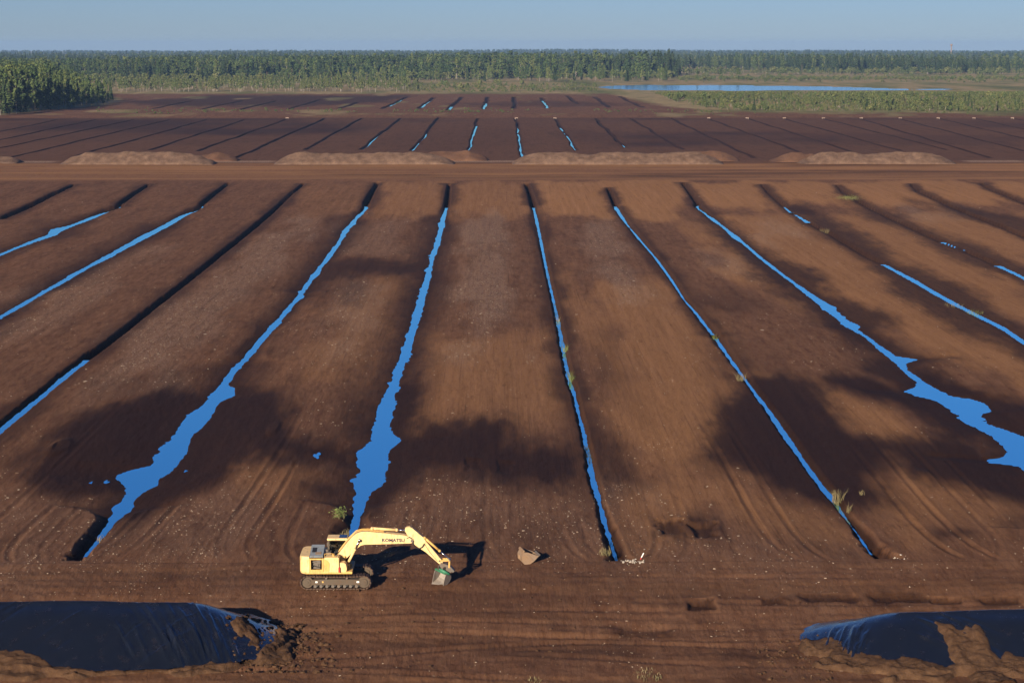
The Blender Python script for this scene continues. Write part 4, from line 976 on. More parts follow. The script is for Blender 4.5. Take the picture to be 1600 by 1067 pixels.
def build_bucket(parent, w, L, D, ms, mc, me, mt=None):
    pts, shell, cheek = bucket_mesh(w, L, D)
    out = [part('bucket_shell', shell, ms, parent)]
    for y0 in (-w / 2 - 0.023, w / 2 + 0.001): out.append(part('bucket_cheek', cheek(y0), mc, parent))
    out.append(part('cutting_edge', lambda bm: bm_box(bm, 0.40 * L, 0.62 * L, -w / 2, w / 2, -0.012, 0.018, 0.004), me, parent))
    out.append(part('top_bar', lambda bm: bm_box(bm, -0.06 * L, 0.10 * L, -w / 2, w / 2, D - 0.005, D + 0.07, 0.01), mt or mc, parent))
    return out
BK = empty('bucket'); BK.parent = EX
BK.matrix_local = Matrix.Translation((6.62, -0.10, 0.47)) @ Matrix.Rotation(math.radians(228), 4, 'Z') @ Matrix.Rotation(math.radians(20), 4, 'Y') @ Matrix.Rotation(math.radians(-14), 4, 'X') @ Matrix.Translation((0, 0, -0.46))
build_bucket(BK, 0.86, 0.86, 0.86, M_SHINY, M_SHINY, M_SHINY, M_GREEN)
parts('mounting_lug', [lambda bm, y=y: bm_prism(bm, [(-0.30, 0.80), (0.05, 0.96), (0.0, 1.22), (-0.16, 1.24), (-0.34, 1.05)], y, y + 0.04) for y in (-0.2, 0.16)], M_STEEL, BK)
BK['label'] = 'bare steel and green ditching bucket resting on the peat'

# spare bucket lying on the ground
p = at(824, 889)
SB = empty('spare_bucket', (p[0], p[1] + 0.3, float(surface(np.array([p[0]]), np.array([p[1] + .3]))[0])), 0)
tag(SB, 'rusty ochre excavator bucket lying alone on the peat right of the excavator', 'bucket')
for o in build_bucket(SB, 1.15, 1.05, 0.95, M_RUST, M_RUST, M_STEEL):
    o.matrix_local = Matrix.Translation((0.08, 0, 0.30)) @ Matrix.Rotation(math.radians(14), 4, 'Z') @ Matrix.Rotation(math.radians(-44), 4, 'Y') @ Matrix.Translation((0.02, 0, -0.26))
parts('mounting_lug', [lambda bm, y=y: bm_prism(bm, [(-0.62, 0.30), (-0.42, 0.24), (-0.40, 0.40), (-0.52, 0.52), (-0.64, 0.46)], y, y + 0.04) for y in (-0.2, 0.16)], M_RUST, SB)

# rubble at the ditch mouths and a marker post
def stone_bm(bm, c, r, rr):
    b0 = len(bm.verts)
    bmesh.ops.create_icosphere(bm, subdivisions=1, radius=r, matrix=Matrix.Translation(c) @ Matrix.Diagonal((rr.uniform(.7, 1.3), rr.uniform(.7, 1.3), rr.uniform(.5, .9), 1)))
    bm.verts.ensure_lookup_table()
    for v in bm.verts[b0:]: v.co += Vector((rr.uniform(-1, 1), rr.uniform(-1, 1), rr.uniform(-1, 1))) * r * 0.18
M_STONE = make_soil('pale_rubble', (0.30, 0.26, 0.22), (0.50, 0.45, 0.39), 3.0)
def gz(x, y): return float(surface(np.array([float(x)]), np.array([float(y)]))[0])
for (x0, x1, py, n, lab, sz) in ((971, 1006, 886.5, 34, 'pale rubble heaped at the near end of the middle ditch by the marker post', .07), (1392, 1412, 879.5, 9, 'pale rubble at the near end of the ditch on the right', .07)):
    bm = bmesh.new(); rr = random.Random(n)
    a, b = at(x0, py), at(x1, py)
    for i in range(n):
        t = rr.random(); x = a[0] + (b[0] - a[0]) * t; y = a[1] + (b[1] - a[1]) * t + rr.uniform(-.7, .7)
        stone_bm(bm, (x, y, gz(x, y) + 0.03), rr.uniform(.5, 1.2) * sz, rr)
    tag(mesh_bm('rubble', bm, M_STONE), lab, 'rubble', kind='stuff')
p = at(1002, 883); g = gz(p[0], p[1])
MP = empty('marker_post', (p[0], p[1], g)); tag(MP, 'short leaning white and red marker post beside the middle ditch end', 'post')
part('shaft', lambda bm: bm_tube(bm, (0, 0, 0.12), (0.16, 0.05, 0.42), 0.035, n=8), M_WHITE, MP); part('foot', lambda bm: bm_tube(bm, (-0.08, 0, -0.1), (0, 0, 0.119), 0.036, n=8), M_RED, MP)

# ------------------------------------------------------------------ peat stockpiles along the far road
def mound(name, xa, xb, pyb, h, wd, m, label, seed, group='uncovered peat stockpiles'):
    a, b = at(xa, pyb), at(xb, pyb)
    cx, cy = (a[0] + b[0]) / 2, (a[1] + b[1]) / 2 + wd / 2
    L = (b[0] - a[0]) / 2
    def zf(x, y):
        u = np.clip(np.abs(x) / L, 0, 1.2); v = np.abs(y) / (wd / 2)
        e = np.clip((L - np.abs(x)) / (h * 2.2), 0, 1)
        prof = np.clip(1 - v, 0, 1) ** 0.75 * np.minimum(1, e ** 0.7)
        n = 1 + 0.16 * fbm(x * 0.10 + seed, y * 0.10, 500 + seed, 4)
        t = prof * h * n + (0.30 * fbm(x * 0.45, y * 0.3, 510 + seed, 4) + 0.35 * np.abs(fbm(x * 0.22, y * 0.06, 530 + seed, 3))) * np.clip(prof * 3, 0, 1)
        return np.where(prof > 0, np.minimum(t, h * 1.15), -0.5)
    o = grid_mesh(name, np.linspace(-L, L, max(40, int(2 * L / 0.55))), np.linspace(-wd / 2, wd / 2, 26), zf, m)
    o.location = (cx, cy, -0.15)
    return tag(o, label, 'stockpile', group)
for i, (xa, xb, py, h, m_, lab) in enumerate((
    (-60, 27, 256, 1.9, M_HEAP, 'pale peat heap cut by the left edge across the far road'),
    (88, 335, 258, 3.4, M_HEAP, 'long pale peat stockpile across the far road, leftmost whole one'),
    (424, 712, 257.5, 3.4, M_HEAP, 'long pale peat stockpile across the far road, left of the middle'),
    (798, 1135, 257.5, 3.4, M_HEAP, 'long brown peat stockpile across the far road, right of the middle'),
    (1250, 1500, 257, 3.1, M_HEAP, 'pale peat stockpile across the far road, rightmost of the large ones'))):
    mound('peat_stockpile', xa, xb, py, h, 12.0, m_, lab, i)
for i, (xa, xb, py, h, lab) in enumerate(((300, 372, 252.5, 2.6, 'low dark peat heap behind the leftmost whole stockpile'), (640, 765, 252, 2.9, 'low dark brown peat heap running on from the stockpile left of the middle'), (1040, 1160, 252.5, 2.9, 'low dark peat heap behind the stockpile right of the middle'), (1205, 1300, 253.5, 2.4, 'small dark peat heap at the left end of the rightmost stockpile'))):
    mound('peat_heap', xa, xb, py, h, 11.0, M_HEAPB, lab, 20 + i, 'dark peat heaps')

# ------------------------------------------------------------------ culvert headwalls at the far ends of the middle ditches
M_CONC = make_soil('weathered_concrete', (0.17, 0.125, 0.10), (0.30, 0.235, 0.20), 0.8)
xs_c = [449, 806.7, 867, 1107, 1167, 1225, 1286, 1345, 1406, 1465, 1521, 1581]
ordn = ['', 'second ', 'third ', 'fourth ', 'fifth ', 'sixth ', 'seventh ', 'eighth ', 'ninth ']
protoC = None
for i, xp in enumerate(xs_c):
    p = at(xp, 185.3)
    if i == 0: lab = 'pale concrete culvert headwall standing alone on the left side of the middle field'
    elif i == 1: lab = 'pale culvert headwall at the far end of the wet ditch in the picture centre'
    elif i == 2: lab = 'pale culvert headwall one ditch right of the wet central ditch'
    else:
        k = len(xs_c) - 1 - i
        lab = 'pale culvert headwall at a far ditch end, ' + (ordn[k] if k else '') + ('from' if k else 'nearest to') + ' the right edge'
    if protoC is None:
        protoC = empty('culvert_headwall', (p[0], p[1] - 1, -0.1)); protoC.scale = (0.8, 0.8, 0.75)
        part('wall', lambda bm: (bm_box(bm, -0.95, -0.4, -0.2, 0.2, -0.9, 0.75, 0.05), bm_box(bm, 0.4, 0.95, -0.2, 0.2, -0.9, 0.75, 0.05), bm_box(bm, -0.4, 0.4, -0.2, 0.2, 0.25, 0.75, 0.04)), M_CONC, protoC)
        part('pipe', lambda bm: (bm_tube(bm, (0, -0.5, -0.15), (0, 0.6, -0.15), 0.38, n=16, caps=False), bm_tube(bm, (0, 0.6, -0.15), (0, -0.5, -0.15), 0.31, n=16, caps=False)), M_CONC, protoC)
        o = protoC
    else:
        o = protoC.copy(); C.objects.link(o); o.location = (p[0], p[1] - 1, -0.1)
        for ch in list(protoC.children):
            c = ch.copy(); C.objects.link(c); c.parent = o
    tag(o, lab, 'culvert', 'culvert headwalls along the middle field')

# ------------------------------------------------------------------ trees
def leaves(centres, normals, size, rng, flat=0.0):
    n = len(centres)
    u = rng.normal(size=(n, 3)); u -= (u * normals).sum(1, keepdims=True) * normals; u /= np.linalg.norm(u, axis=1, keepdims=True) + 1e-9
    v = np.cross(normals, u)
    s = size * rng.uniform(0.6, 1.35, (n, 1))
    a = centres + u * s; b = centres + v * s * 0.8; c = centres - u * s * rng.uniform(.5, 1, (n, 1)); d = centres - v * s * 0.8
    V = np.stack([a, b, c, d], 1).reshape(-1, 3)
    return V, np.arange(4 * n).reshape(n, 4)
def crown_decid(rng, h, r, base, n, size, spire=0.0):
    lobes = []
    for i in range(16):
        t = rng.uniform(0, 1) ** 0.9
        z = base + (h - base) * (0.08 + 0.84 * t)
        prof = math.sin(math.pi * min(1, 0.16 + 0.84 * t) ** (0.75 if not spire else 0.6)) ** 0.8 * (1 - spire * t * 0.55)
        a = rng.uniform(0, 6.283); rr = r * prof * rng.uniform(0.25, 0.72)
        lobes.append((rr * math.cos(a), rr * math.sin(a), z, r * rng.uniform(0.32, 0.52) * (0.55 + 0.6 * prof)))
    lobes.append((0, 0, h - r * 0.3, r * 0.33))
    L = np.array(lobes)
    k = rng.integers(0, len(L), n)
    d = rng.normal(size=(n, 3)); d /= np.linalg.norm(d, axis=1, keepdims=True)
    d[:, 2] = np.where(rng.random(n) < 0.6, np.abs(d[:, 2]), d[:, 2])
    rad = L[k, 3:4] * rng.uniform(0.55, 1.12, (n, 1))
    c = L[k, :3] + d * rad * np.array([1, 1, 1.25])
    nn = d + rng.normal(size=(n, 3)) * 0.55; nn /= np.linalg.norm(nn, axis=1, keepdims=True)
    return leaves(c, nn, size, rng)
def crown_spruce(rng, h, r, base, n, size):
    t = rng.random(n) ** 0.75
    z = base + (h - base) * (1 - t)
    lay = 1 - 0.35 * ((z * 0.75) % 1.0)
    rr = r * (0.06 + 0.94 * t) * lay * rng.uniform(0.6, 1.08, n)
    a = rng.uniform(0, 6.283, n)
    c = np.stack([rr * np.cos(a), rr * np.sin(a), z - rr * 0.18], 1)
    nn = np.stack([np.cos(a) * 0.7, np.sin(a) * 0.7, np.full(n, 0.7)], 1) + rng.normal(size=(n, 3)) * 0.45
    nn /= np.linalg.norm(nn, axis=1, keepdims=True)
    return leaves(c, nn, size, rng)
def crown_pine(rng, h, r, base, n, size):
    return crown_decid(rng, h, r, base, n, size, 0.2)
def trunk_mesh(rng, h, r0, limbs, zl):
    bm = bmesh.new()
    bend = rng.uniform(-0.02, 0.02, 2) * h
    pts = [(bend[0] * t * t, bend[1] * t * t, h * t) for t in (0, 0.3, 0.6, 0.95)]
    rad = [r0, r0 * 0.8, r0 * 0.5, r0 * 0.12]
    for i in range(3): bm_tube(bm, pts[i], pts[i + 1], rad[i], rad[i + 1], n=6, caps=False)
    for i in range(limbs):
        t = rng.uniform(zl, 0.85); a = rng.uniform(0, 6.283); L = h * 0.13
        p = Vector((bend[0] * t * t, bend[1] * t * t, h * t))
        bm_tube(bm, p, p + Vector((math.cos(a) * L, math.sin(a) * L, L * 0.8)), r0 * 0.28, r0 * 0.06, n=4, caps=False)
    return bm
PROTO = []                                                   # (kind, crown mesh, trunk mesh, height)
def proto(kind, fn, h, r, base, n, size, leaf, bark, seed):
    rng = np.random.default_rng(seed)
    V, F = fn(rng, h, r, base, n, size)
    cm = mesh_np('crown', V, F, leaf, link=False).data
    bm = trunk_mesh(rng, h * 0.93, h * 0.011 + 0.04, 7, base / h + 0.05)
    tm = bpy.data.meshes.new('trunk'); bm.to_mesh(tm); bm.free(); tm.materials.append(bark)
    # a joined copy for the forest that reads as one mass
    bm = bmesh.new(); bm.from_mesh(cm); nf = len(bm.faces); bm.from_mesh(tm)
    bm.faces.ensure_lookup_table()
    for f in bm.faces[nf:]: f.material_index = 1
    jm = bpy.data.meshes.new('tree_mass'); bm.to_mesh(jm); bm.free(); jm.materials.append(leaf); jm.materials.append(bark)
    PROTO.append((kind, cm, tm, h, jm))
for i in range(4): proto('birch', lambda *a: crown_decid(*a, 0.5), 17 + i, 2.6 + 0.25 * i, 1.8, 660, 0.52, M_BIRCH, M_BARKW, 40 + i)
for i in range(4): proto('decid', crown_decid, 18 + i, 3.4 + 0.3 * i, 1.4, 760, 0.58, M_DECID, M_BARK, 50 + i)
for i in range(3): proto('spruce', crown_spruce, 20 + i * 1.5, 2.7 + 0.2 * i, 1.5, 640, 0.55, M_SPRUCE, M_BARK, 60 + i)
for i in range(2): proto('pine', crown_pine, 19 + i, 2.8, 4.5, 560, 0.52, M_SPRUCE, M_BARK, 70 + i)
for i in range(3): proto('sapling', lambda *a: crown_decid(*a, 0.5), 8.5 + i, 1.5 + .15 * i, 2.0, 300, 0.40, M_SCRUB, M_BARKW, 80 + i)
for i in range(3): proto('bush', crown_decid, 3.6 + i * 0.6, 1.7, 0.3, 240, 0.36, M_SCRUB, M_BARKW, 90 + i)
BYK = {}
for q in PROTO: BYK.setdefault(q[0], []).append(q)
TREES = {'birch': 'birch_tree', 'decid': 'broadleaf_tree', 'spruce': 'spruce_tree', 'pine': 'pine_tree', 'sapling': 'young_birch', 'bush': 'shrub'}
def plant(kind, x, y, h, label, cat, group, rr, z=0.0):
    q = rr.choice(BYK[kind]); s = h / q[3]
    o = bpy.data.objects.new(TREES[kind], None); C.objects.link(o)
    o.location = (x, y, z); o.rotation_euler = (0, 0, rr.uniform(0, 6.28)); w_ = s * rr.uniform(0.85, 1.2); o.scale = (w_, w_, s)
    for nm, me in (('trunk', q[2]), ('crown', q[1])):
        c = bpy.data.objects.new(nm, me); C.objects.link(c); c.parent = o
    tag(o, label, cat, group)
def mass(name, pts, label, cat):
    """pts: list of (x, y, z, kind, height, width factor); one object of geometry-node instances"""
    kinds = sorted({p[3] for p in pts})
    col = bpy.data.collections.new(name + '_sources')
    order = []
    for k in kinds:
        for q in BYK[k]:
            order.append((k, q))
    names = []
    for j, (k, q) in enumerate(order):
        so = bpy.data.objects.new('src_%03d' % j, q[4]); col.objects.link(so)
    rr = random.Random(len(pts))
    n = len(pts)
    co = np.array([p[:3] for p in pts], np.float32); idx = np.zeros(n, np.int32); sc = np.zeros((n, 3), np.float32); rot = np.zeros((n, 3), np.float32)
    byk = {k: [j for j, (kk, q) in enumerate(order) if kk == k] for k in kinds}
    for i, p in enumerate(pts):
        j = rr.choice(byk[p[3]]); s = p[4] / order[j][1][3]
        idx[i] = j; sc[i] = (s * p[5], s * p[5], s); rot[i, 2] = rr.uniform(0, 6.28)
    me = bpy.data.meshes.new(name); me.vertices.add(n); me.vertices.foreach_set('co', co.ravel())
    a = me.attributes.new('pick', 'INT', 'POINT'); a.data.foreach_set('value', idx)
    a = me.attributes.new('size', 'FLOAT_VECTOR', 'POINT'); a.data.foreach_set('vector', sc.ravel())
    a = me.attributes.new('turn', 'FLOAT_VECTOR', 'POINT'); a.data.foreach_set('vector', rot.ravel())
    o = bpy.data.objects.new(name, me); C.objects.link(o)
    g = bpy.data.node_groups.new(name + '_nodes', 'GeometryNodeTree')
    g.interface.new_socket('Geometry', in_out='INPUT', socket_type='NodeSocketGeometry'); g.interface.new_socket('Geometry', in_out='OUTPUT', socket_type='NodeSocketGeometry')
    gi = g.nodes.new('NodeGroupInput'); go = g.nodes.new('NodeGroupOutput'); ip = g.nodes.new('GeometryNodeInstanceOnPoints'); ci = g.nodes.new('GeometryNodeCollectionInfo')
    ci.inputs['Collection'].default_value = col; ci.inputs['Separate Children'].default_value = True; ci.inputs['Reset Children'].default_value = True
    def na(nm, ty):
        x = g.nodes.new('GeometryNodeInputNamedAttribute'); x.data_type = ty; x.inputs['Name'].default_value = nm; return x.outputs['Attribute']
    g.links.new(gi.outputs[0], ip.inputs['Points']); g.links.new(ci.outputs[0], ip.inputs['Instance']); ip.inputs['Pick Instance'].default_value = True
    g.links.new(na('pick', 'INT'), ip.inputs['Instance Index']); g.links.new(na('size', 'FLOAT_VECTOR'), ip.inputs['Scale']); 
    er = g.nodes.new('FunctionNodeEulerToRotation'); g.links.new(na('turn', 'FLOAT_VECTOR'), er.inputs[0]); g.links.new(er.outputs[0], ip.inputs['Rotation'])
    g.links.new(ip.outputs[0], go.inputs[0])
    md = o.modifiers.new('instances', 'NODES'); md.node_group = g
    return tag(o, label, cat, kind='stuff')

rr = random.Random(5)
def inside(x, y, P):
    return poly_sd(np.array([x]), np.array([y]), P)[0] > 0
# the wood on the left: front edge as single trees, the rest behind as one mass
edge = [(-30, 184), (0, 181), (30, 178.5), (60, 175.5), (95, 171), (130, 167), (160, 164.5), (178, 162.5)]
ex = np.array([e[0] for e in edge]); ey = np.array([e[1] for e in edge])
wood = []
for i in range(112):
    row = i % 4
    px = -28 + (i / 112) * 204 + rr.uniform(-4, 4)
    if row == 0: px = min(px, 172)
    py = np.interp(px, ex, ey) - row * 2.4 - rr.uniform(0, 1.2)
    p = at(px, py)
    near_tip = np.clip((186 - px) / 140, 0.0, 1)
    h = (9.5 + 12.0 * near_tip + rr.uniform(-2.5, 2.5)) * (0.74 if row == 0 else 0.92 if row == 1 else 1.05)
    kd = rr.choices(['birch', 'decid', 'spruce'], [0.30, 0.45, 0.25])[0]
    seg = ['at the left edge of the picture', 'in the left part', 'in the middle part', 'near the right tip'][min(3, int(max(0, px) // 45))]
    plant(kd, p[0], p[1], h, {'birch': 'slender birch ', 'decid': 'leafy tree ', 'spruce': 'dark spruce '}[kd] + ['in the front row', 'in the second row', 'in the third row', 'in the fourth row'][row] + ' of the left wood, ' + seg.replace('at the left edge of the picture', 'at its left end'), 'tree', 'trees at the edge of the left wood', rr)
back = []
for i in range(1500):
    px = rr.uniform(-60, 150); py = rr.uniform(126, 172)
    if py > np.interp(px, ex, ey) - 9 - max(0, (px - 120)) * 0.25: continue
    if px > 175 - (172 - py) * 1.6: continue
    p = at(px, py); back.append((p[0], p[1], 0, rr.choices(['birch', 'decid', 'spruce', 'pine'], [0.25, 0.35, 0.25, 0.15])[0], rr.uniform(17, 23) * float(np.clip((205 - px) / 130, 0.45, 1)), rr.uniform(0.9, 1.25)))
mass('woodland', back, 'dense mixed wood behind the tree edge on the left', 'woodland')
# tall belt in the middle distance and the three trees by the lake
for i in range(104):
    px = rr.uniform(805, 1048) if i % 2 else rr.uniform(430, 790)
    if 785 < px < 803: continue
    py = 127.5 + rr.uniform(-2.0, 1.0) + (1.5 if px < 640 else 0)
    p = at(px, py); kd = rr.choices(['birch', 'decid', 'spruce'], [0.45, 0.40, 0.15])[0]
    plant(kd, p[0], p[1], rr.uniform(12.5, 17.5) * (1.0 if px > 800 else 0.9), {'birch': 'birch ', 'decid': 'leafy tree ', 'spruce': 'spruce '}[kd] + 'in the sunlit far belt, ' + ('just left of the lake' if px > 960 else 'right of the gap in the belt' if px > 880 else 'beside the gap in the belt' if px > 740 else 'left of the gap in the belt' if px > 620 else 'behind the young birches' if px > 520 else 'above the dark left field'), 'tree', 'trees of the belt beyond the fields', rr)
for px, py, h, lab in ((1089, 127.0, 13.5, 'single round tree behind the lake, leftmost of three'), (1125, 127.0, 12.5, 'single tree behind the lake, middle one of three'), (1153, 127.2, 13.0, 'single broad tree behind the lake, rightmost of three')):
    p = at(px, py); plant('decid', p[0], p[1], h, lab, 'tree', None, rr)
# young birches along the far edge of the fields
for i in range(78):
    px = rr.uniform(180, 640); py = 144.5 + rr.uniform(-2.6, 0.6)
    p = at(px, py); plant('sapling', p[0], p[1], rr.uniform(6.0, 10.0), 'pale young birch behind the farthest field, ' + ['next to the left wood', 'right of the left wood', 'in the left part of the row', 'in the middle of the row', 'in the right part of the row', 'at the right end of the row'][min(5, int((px - 180) // 77))], 'tree', 'young birches behind the farthest field', rr)
sap = []
for i in range(900):
    px = rr.uniform(150, 1080); py = rr.uniform(131.5, 143.5)
    if px > 640 and rr.random() < 0.72: continue
    if px > 900 and py > 130: continue
    p = at(px, py); sap.append((p[0], p[1], 0, 'sapling' if px < 650 else rr.choice(['bush', 'sapling']), rr.uniform(5.5, 9.5) * (1 if px < 650 else 0.6), rr.uniform(0.9, 1.4)))
mass('young_birch_wood', sap, 'pale young birch growth between the far field and the forest', 'young wood')
# scrub on the right
scr = []
for i in range(5200):
    py = 143.5 + 31.5 * rr.random() ** 1.3; 
    lo = np.interp(py, [143, 150, 160, 172, 176], [1010, 1030, 1055, 1120, 1185])
    px = rr.uniform(lo, 1680)
    p = at(px, py)
    cl = float(fbm(np.array([p[0] * 0.05]), np.array([p[1] * 0.02]), 640, 3)[0])
    if cl < -0.25 and rr.random() < 0.75: continue
    kd = rr.choices(['bush', 'sapling', 'birch', 'spruce'], [0.62, 0.33, 0.02, 0.03])[0]
    h = (rr.uniform(1.2, 4.2) if kd == 'bush' else rr.uniform(3.0, 7.5) if kd == 'sapling' else rr.uniform(5, 9)) * (0.72 + 0.5 * cl)
    hm = max(0.5, (py - 142.6) / (py - 72) * 34.0)
    if py > 166 and rr.random() < 0.45: h *= rr.uniform(0.25, 0.7)
    if h > hm: kd = 'bush'; h = hm * rr.uniform(0.7, 1.0)
    scr.append((p[0], p[1], 0, kd, h, rr.uniform(0.9, 1.6) * max(1, 1.2 / max(h, .4) * .8)))
for i in range(700):
    px = rr.uniform(1060, 1680); py = 124.5 + rr.gauss(0, 0.8) if rr.random() < .7 else rr.uniform(117, 130)
    p = at(px, py); scr.append((p[0], p[1], 0, 'bush', rr.uniform(1.5, 4), rr.uniform(1, 2)))
for i in range(260):
    px = rr.uniform(640, 940); py = rr.uniform(133, 145)
    p = at(px, py); scr.append((p[0], p[1], 0, 'bush', rr.uniform(1.0, 2.6), rr.uniform(1, 2)))
for i in range(520):
    px = rr.uniform(150, 1680); py = rr.gauss(176.5, 2.2)
    p = at(px, py)
    if float(fbm(np.array([p[0] * 0.03]), np.array([p[1] * 0.02]), 650, 3)[0]) < 0.0: continue
    scr.append((p[0], p[1], 0.6, 'bush', rr.uniform(0.4, 1.1), rr.uniform(1.2, 2.6)))
mass('scrub', scr, 'low pale green birch scrub between the peat fields and the lake', 'scrub')
# the forest to the horizon
fo_ = []
py = 127.0
while py > 87.0:
    Y = at(800, py)[1]
    step = 5.2 * (Y / 1900) ** 0.35
    X = -0.285 * Y
    while X < 0.295 * Y:
        X += step * rr.uniform(0.6, 1.4)
        px = 770 + X / Y * FP
        ybase = np.interp(px, [-100, 160, 420, 640, 800, 1050, 1060, 1700], [127, 127, 126, 124, 122, 121, 114.5, 115])
        y2 = Y * rr.uniform(0.985, 1.015)
        if py > ybase + rr.uniform(-0.7, 0.7): continue
        nz = float(vnoise(np.array([X * 0.004]), np.array([y2 * 0.0016]), 600)[0]); nz2 = float(vnoise(np.array([X * 0.0011]), np.array([y2 * 0.0005]), 610)[0])
        nb = float(vnoise(np.array([X * 0.0016 + y2 * 0.0003]), np.array([y2 * 0.0019]), 620)[0])
        if nb > 0.28 and py < 116: continue
        dark = 0.30 + 1.1 * nz + (0.35 if (px < 640 and 96 < py < 118) else 0)  # extra dark spruce in the left band also stands in for cloud shade
        kd = 'spruce' if rr.random() < dark * 0.8 else ('pine' if rr.random() < 0.3 else ('decid' if rr.random() < 0.6 else 'birch'))
        h = rr.uniform(13.5, 20.5) + 3.5 * nz2 + 2.5 * nz + 8.0 * max(-0.6, nb)
        fo_.append((X, y2, 0, kd, h * (0.82 if rr.random() < 0.25 else 1.0), 1.4 * (step / 5.2)))
    py -= 0.85 if py > 100 else 0.6
for i in range(900):
    px = rr.uniform(-40, 1660); pb = np.interp(px, [-100, 160, 420, 640, 800, 1050, 1060, 1700], [128, 128, 127, 125, 123, 122, 115.5, 116])
    p = at(px, pb + rr.uniform(-0.8, 0.8)); fo_.append((p[0], p[1], 0, rr.choice(['bush', 'sapling']), rr.uniform(3, 8.5), rr.uniform(1.2, 2.0)))
mass('forest', fo_, 'mixed forest stretching to the horizon', 'forest')
# low wooded ridge on the horizon
rd = []
for i in range(2600):
    Y = rr.uniform(8200, 9500); X = rr.uniform(-0.29, 0.30) * Y
    u = X / Y
    g = 6 + 14 * max(0, math.sin(u * 14 + 1.0)) + 4 * math.sin(u * 47)
    rd.append((X, Y, g * 0.35 - 9.5, rr.choice(['spruce', 'decid', 'pine']), rr.uniform(17, 23), 2.6))
mass('ridge_forest', rd, 'bluish wooded ridge on the horizon', 'forest')
# tower above the forest
p = at(1486, 90); k_ = 5600 / p[1]
TW = empty('tower', (p[0] * k_, 5600, 0)); tag(TW, 'thin tower with a wider head rising over the forest on the right', 'tower')
part('shaft', lambda bm: bm_tube(bm, (0, 0, 0), (0, 0, 33), 1.9, 1.5, n=12), M_CONC, TW); part('head', lambda bm: (bm_tube(bm, (0, 0, 33), (0, 0, 35), 1.6, 3.2, n=12), bm_tube(bm, (0, 0, 35), (0, 0, 39), 3.2, 2.8, n=12)), M_RUST, TW)

# ------------------------------------------------------------------ weeds and tufts
def tuft(px, py, h, r, n, m, name, label, cat, seed, upright=0.5, leafy=False):
    p = at(px, py); x, y = p[0], p[1]
    rng = np.random.default_rng(seed)
    o = empty(name, (x, y, gz(x, y) - 0.03))
    v = []; f = []
    for i in range(n):
        a = rng.uniform(0, 6.283); q = r * math.sqrt(rng.random()); bx, by = q * math.cos(a), q * math.sin(a) * 1.6
        hh = h * rng.uniform(0.45, 1.05); lean = rng.normal(size=2) * (1 - upright) * hh
        wv = rng.uniform(0.008, 0.022) if not leafy else 0.01
        t = rng.uniform(0, 3.14); wx, wy = wv * math.cos(t), wv * math.sin(t)
        k = len(v)
        v += [(bx - wx, by - wy, 0), (bx + wx, by + wy, 0), (bx + lean[0] * .4 + wx * .8, by + lean[1] * .4 + wy * .8, hh * .6), (bx + lean[0] * .4 - wx * .8, by + lean[1] * .4 - wy * .8, hh * .6), (bx + lean[0], by + lean[1], hh), (bx + lean[0] + wx * .2, by + lean[1] + wy * .2, hh)]
        f += [(k, k + 1, k + 2, k + 3), (k + 3, k + 2, k + 5, k + 4)]
    mesh_np('stems' if leafy else 'blades', v, f, m if not leafy else M_STRAW, o)
    if leafy:
        nl = n * 7
        c = rng.normal(size=(nl, 3)) * np.array([r * .5, r * .6, h * .26]) + np.array([0, 0, h * .55]); c[:, 2] = np.abs(c[:, 2])
        nn = rng.normal(size=(nl, 3)) + np.array([0, -.4, .6]); nn /= np.linalg.norm(nn, axis=1, keepdims=True)
        V, F = leaves(c, nn, 0.055, rng)
        mesh_np('leaves', V, F, m, o)
    tag(o, label, cat)
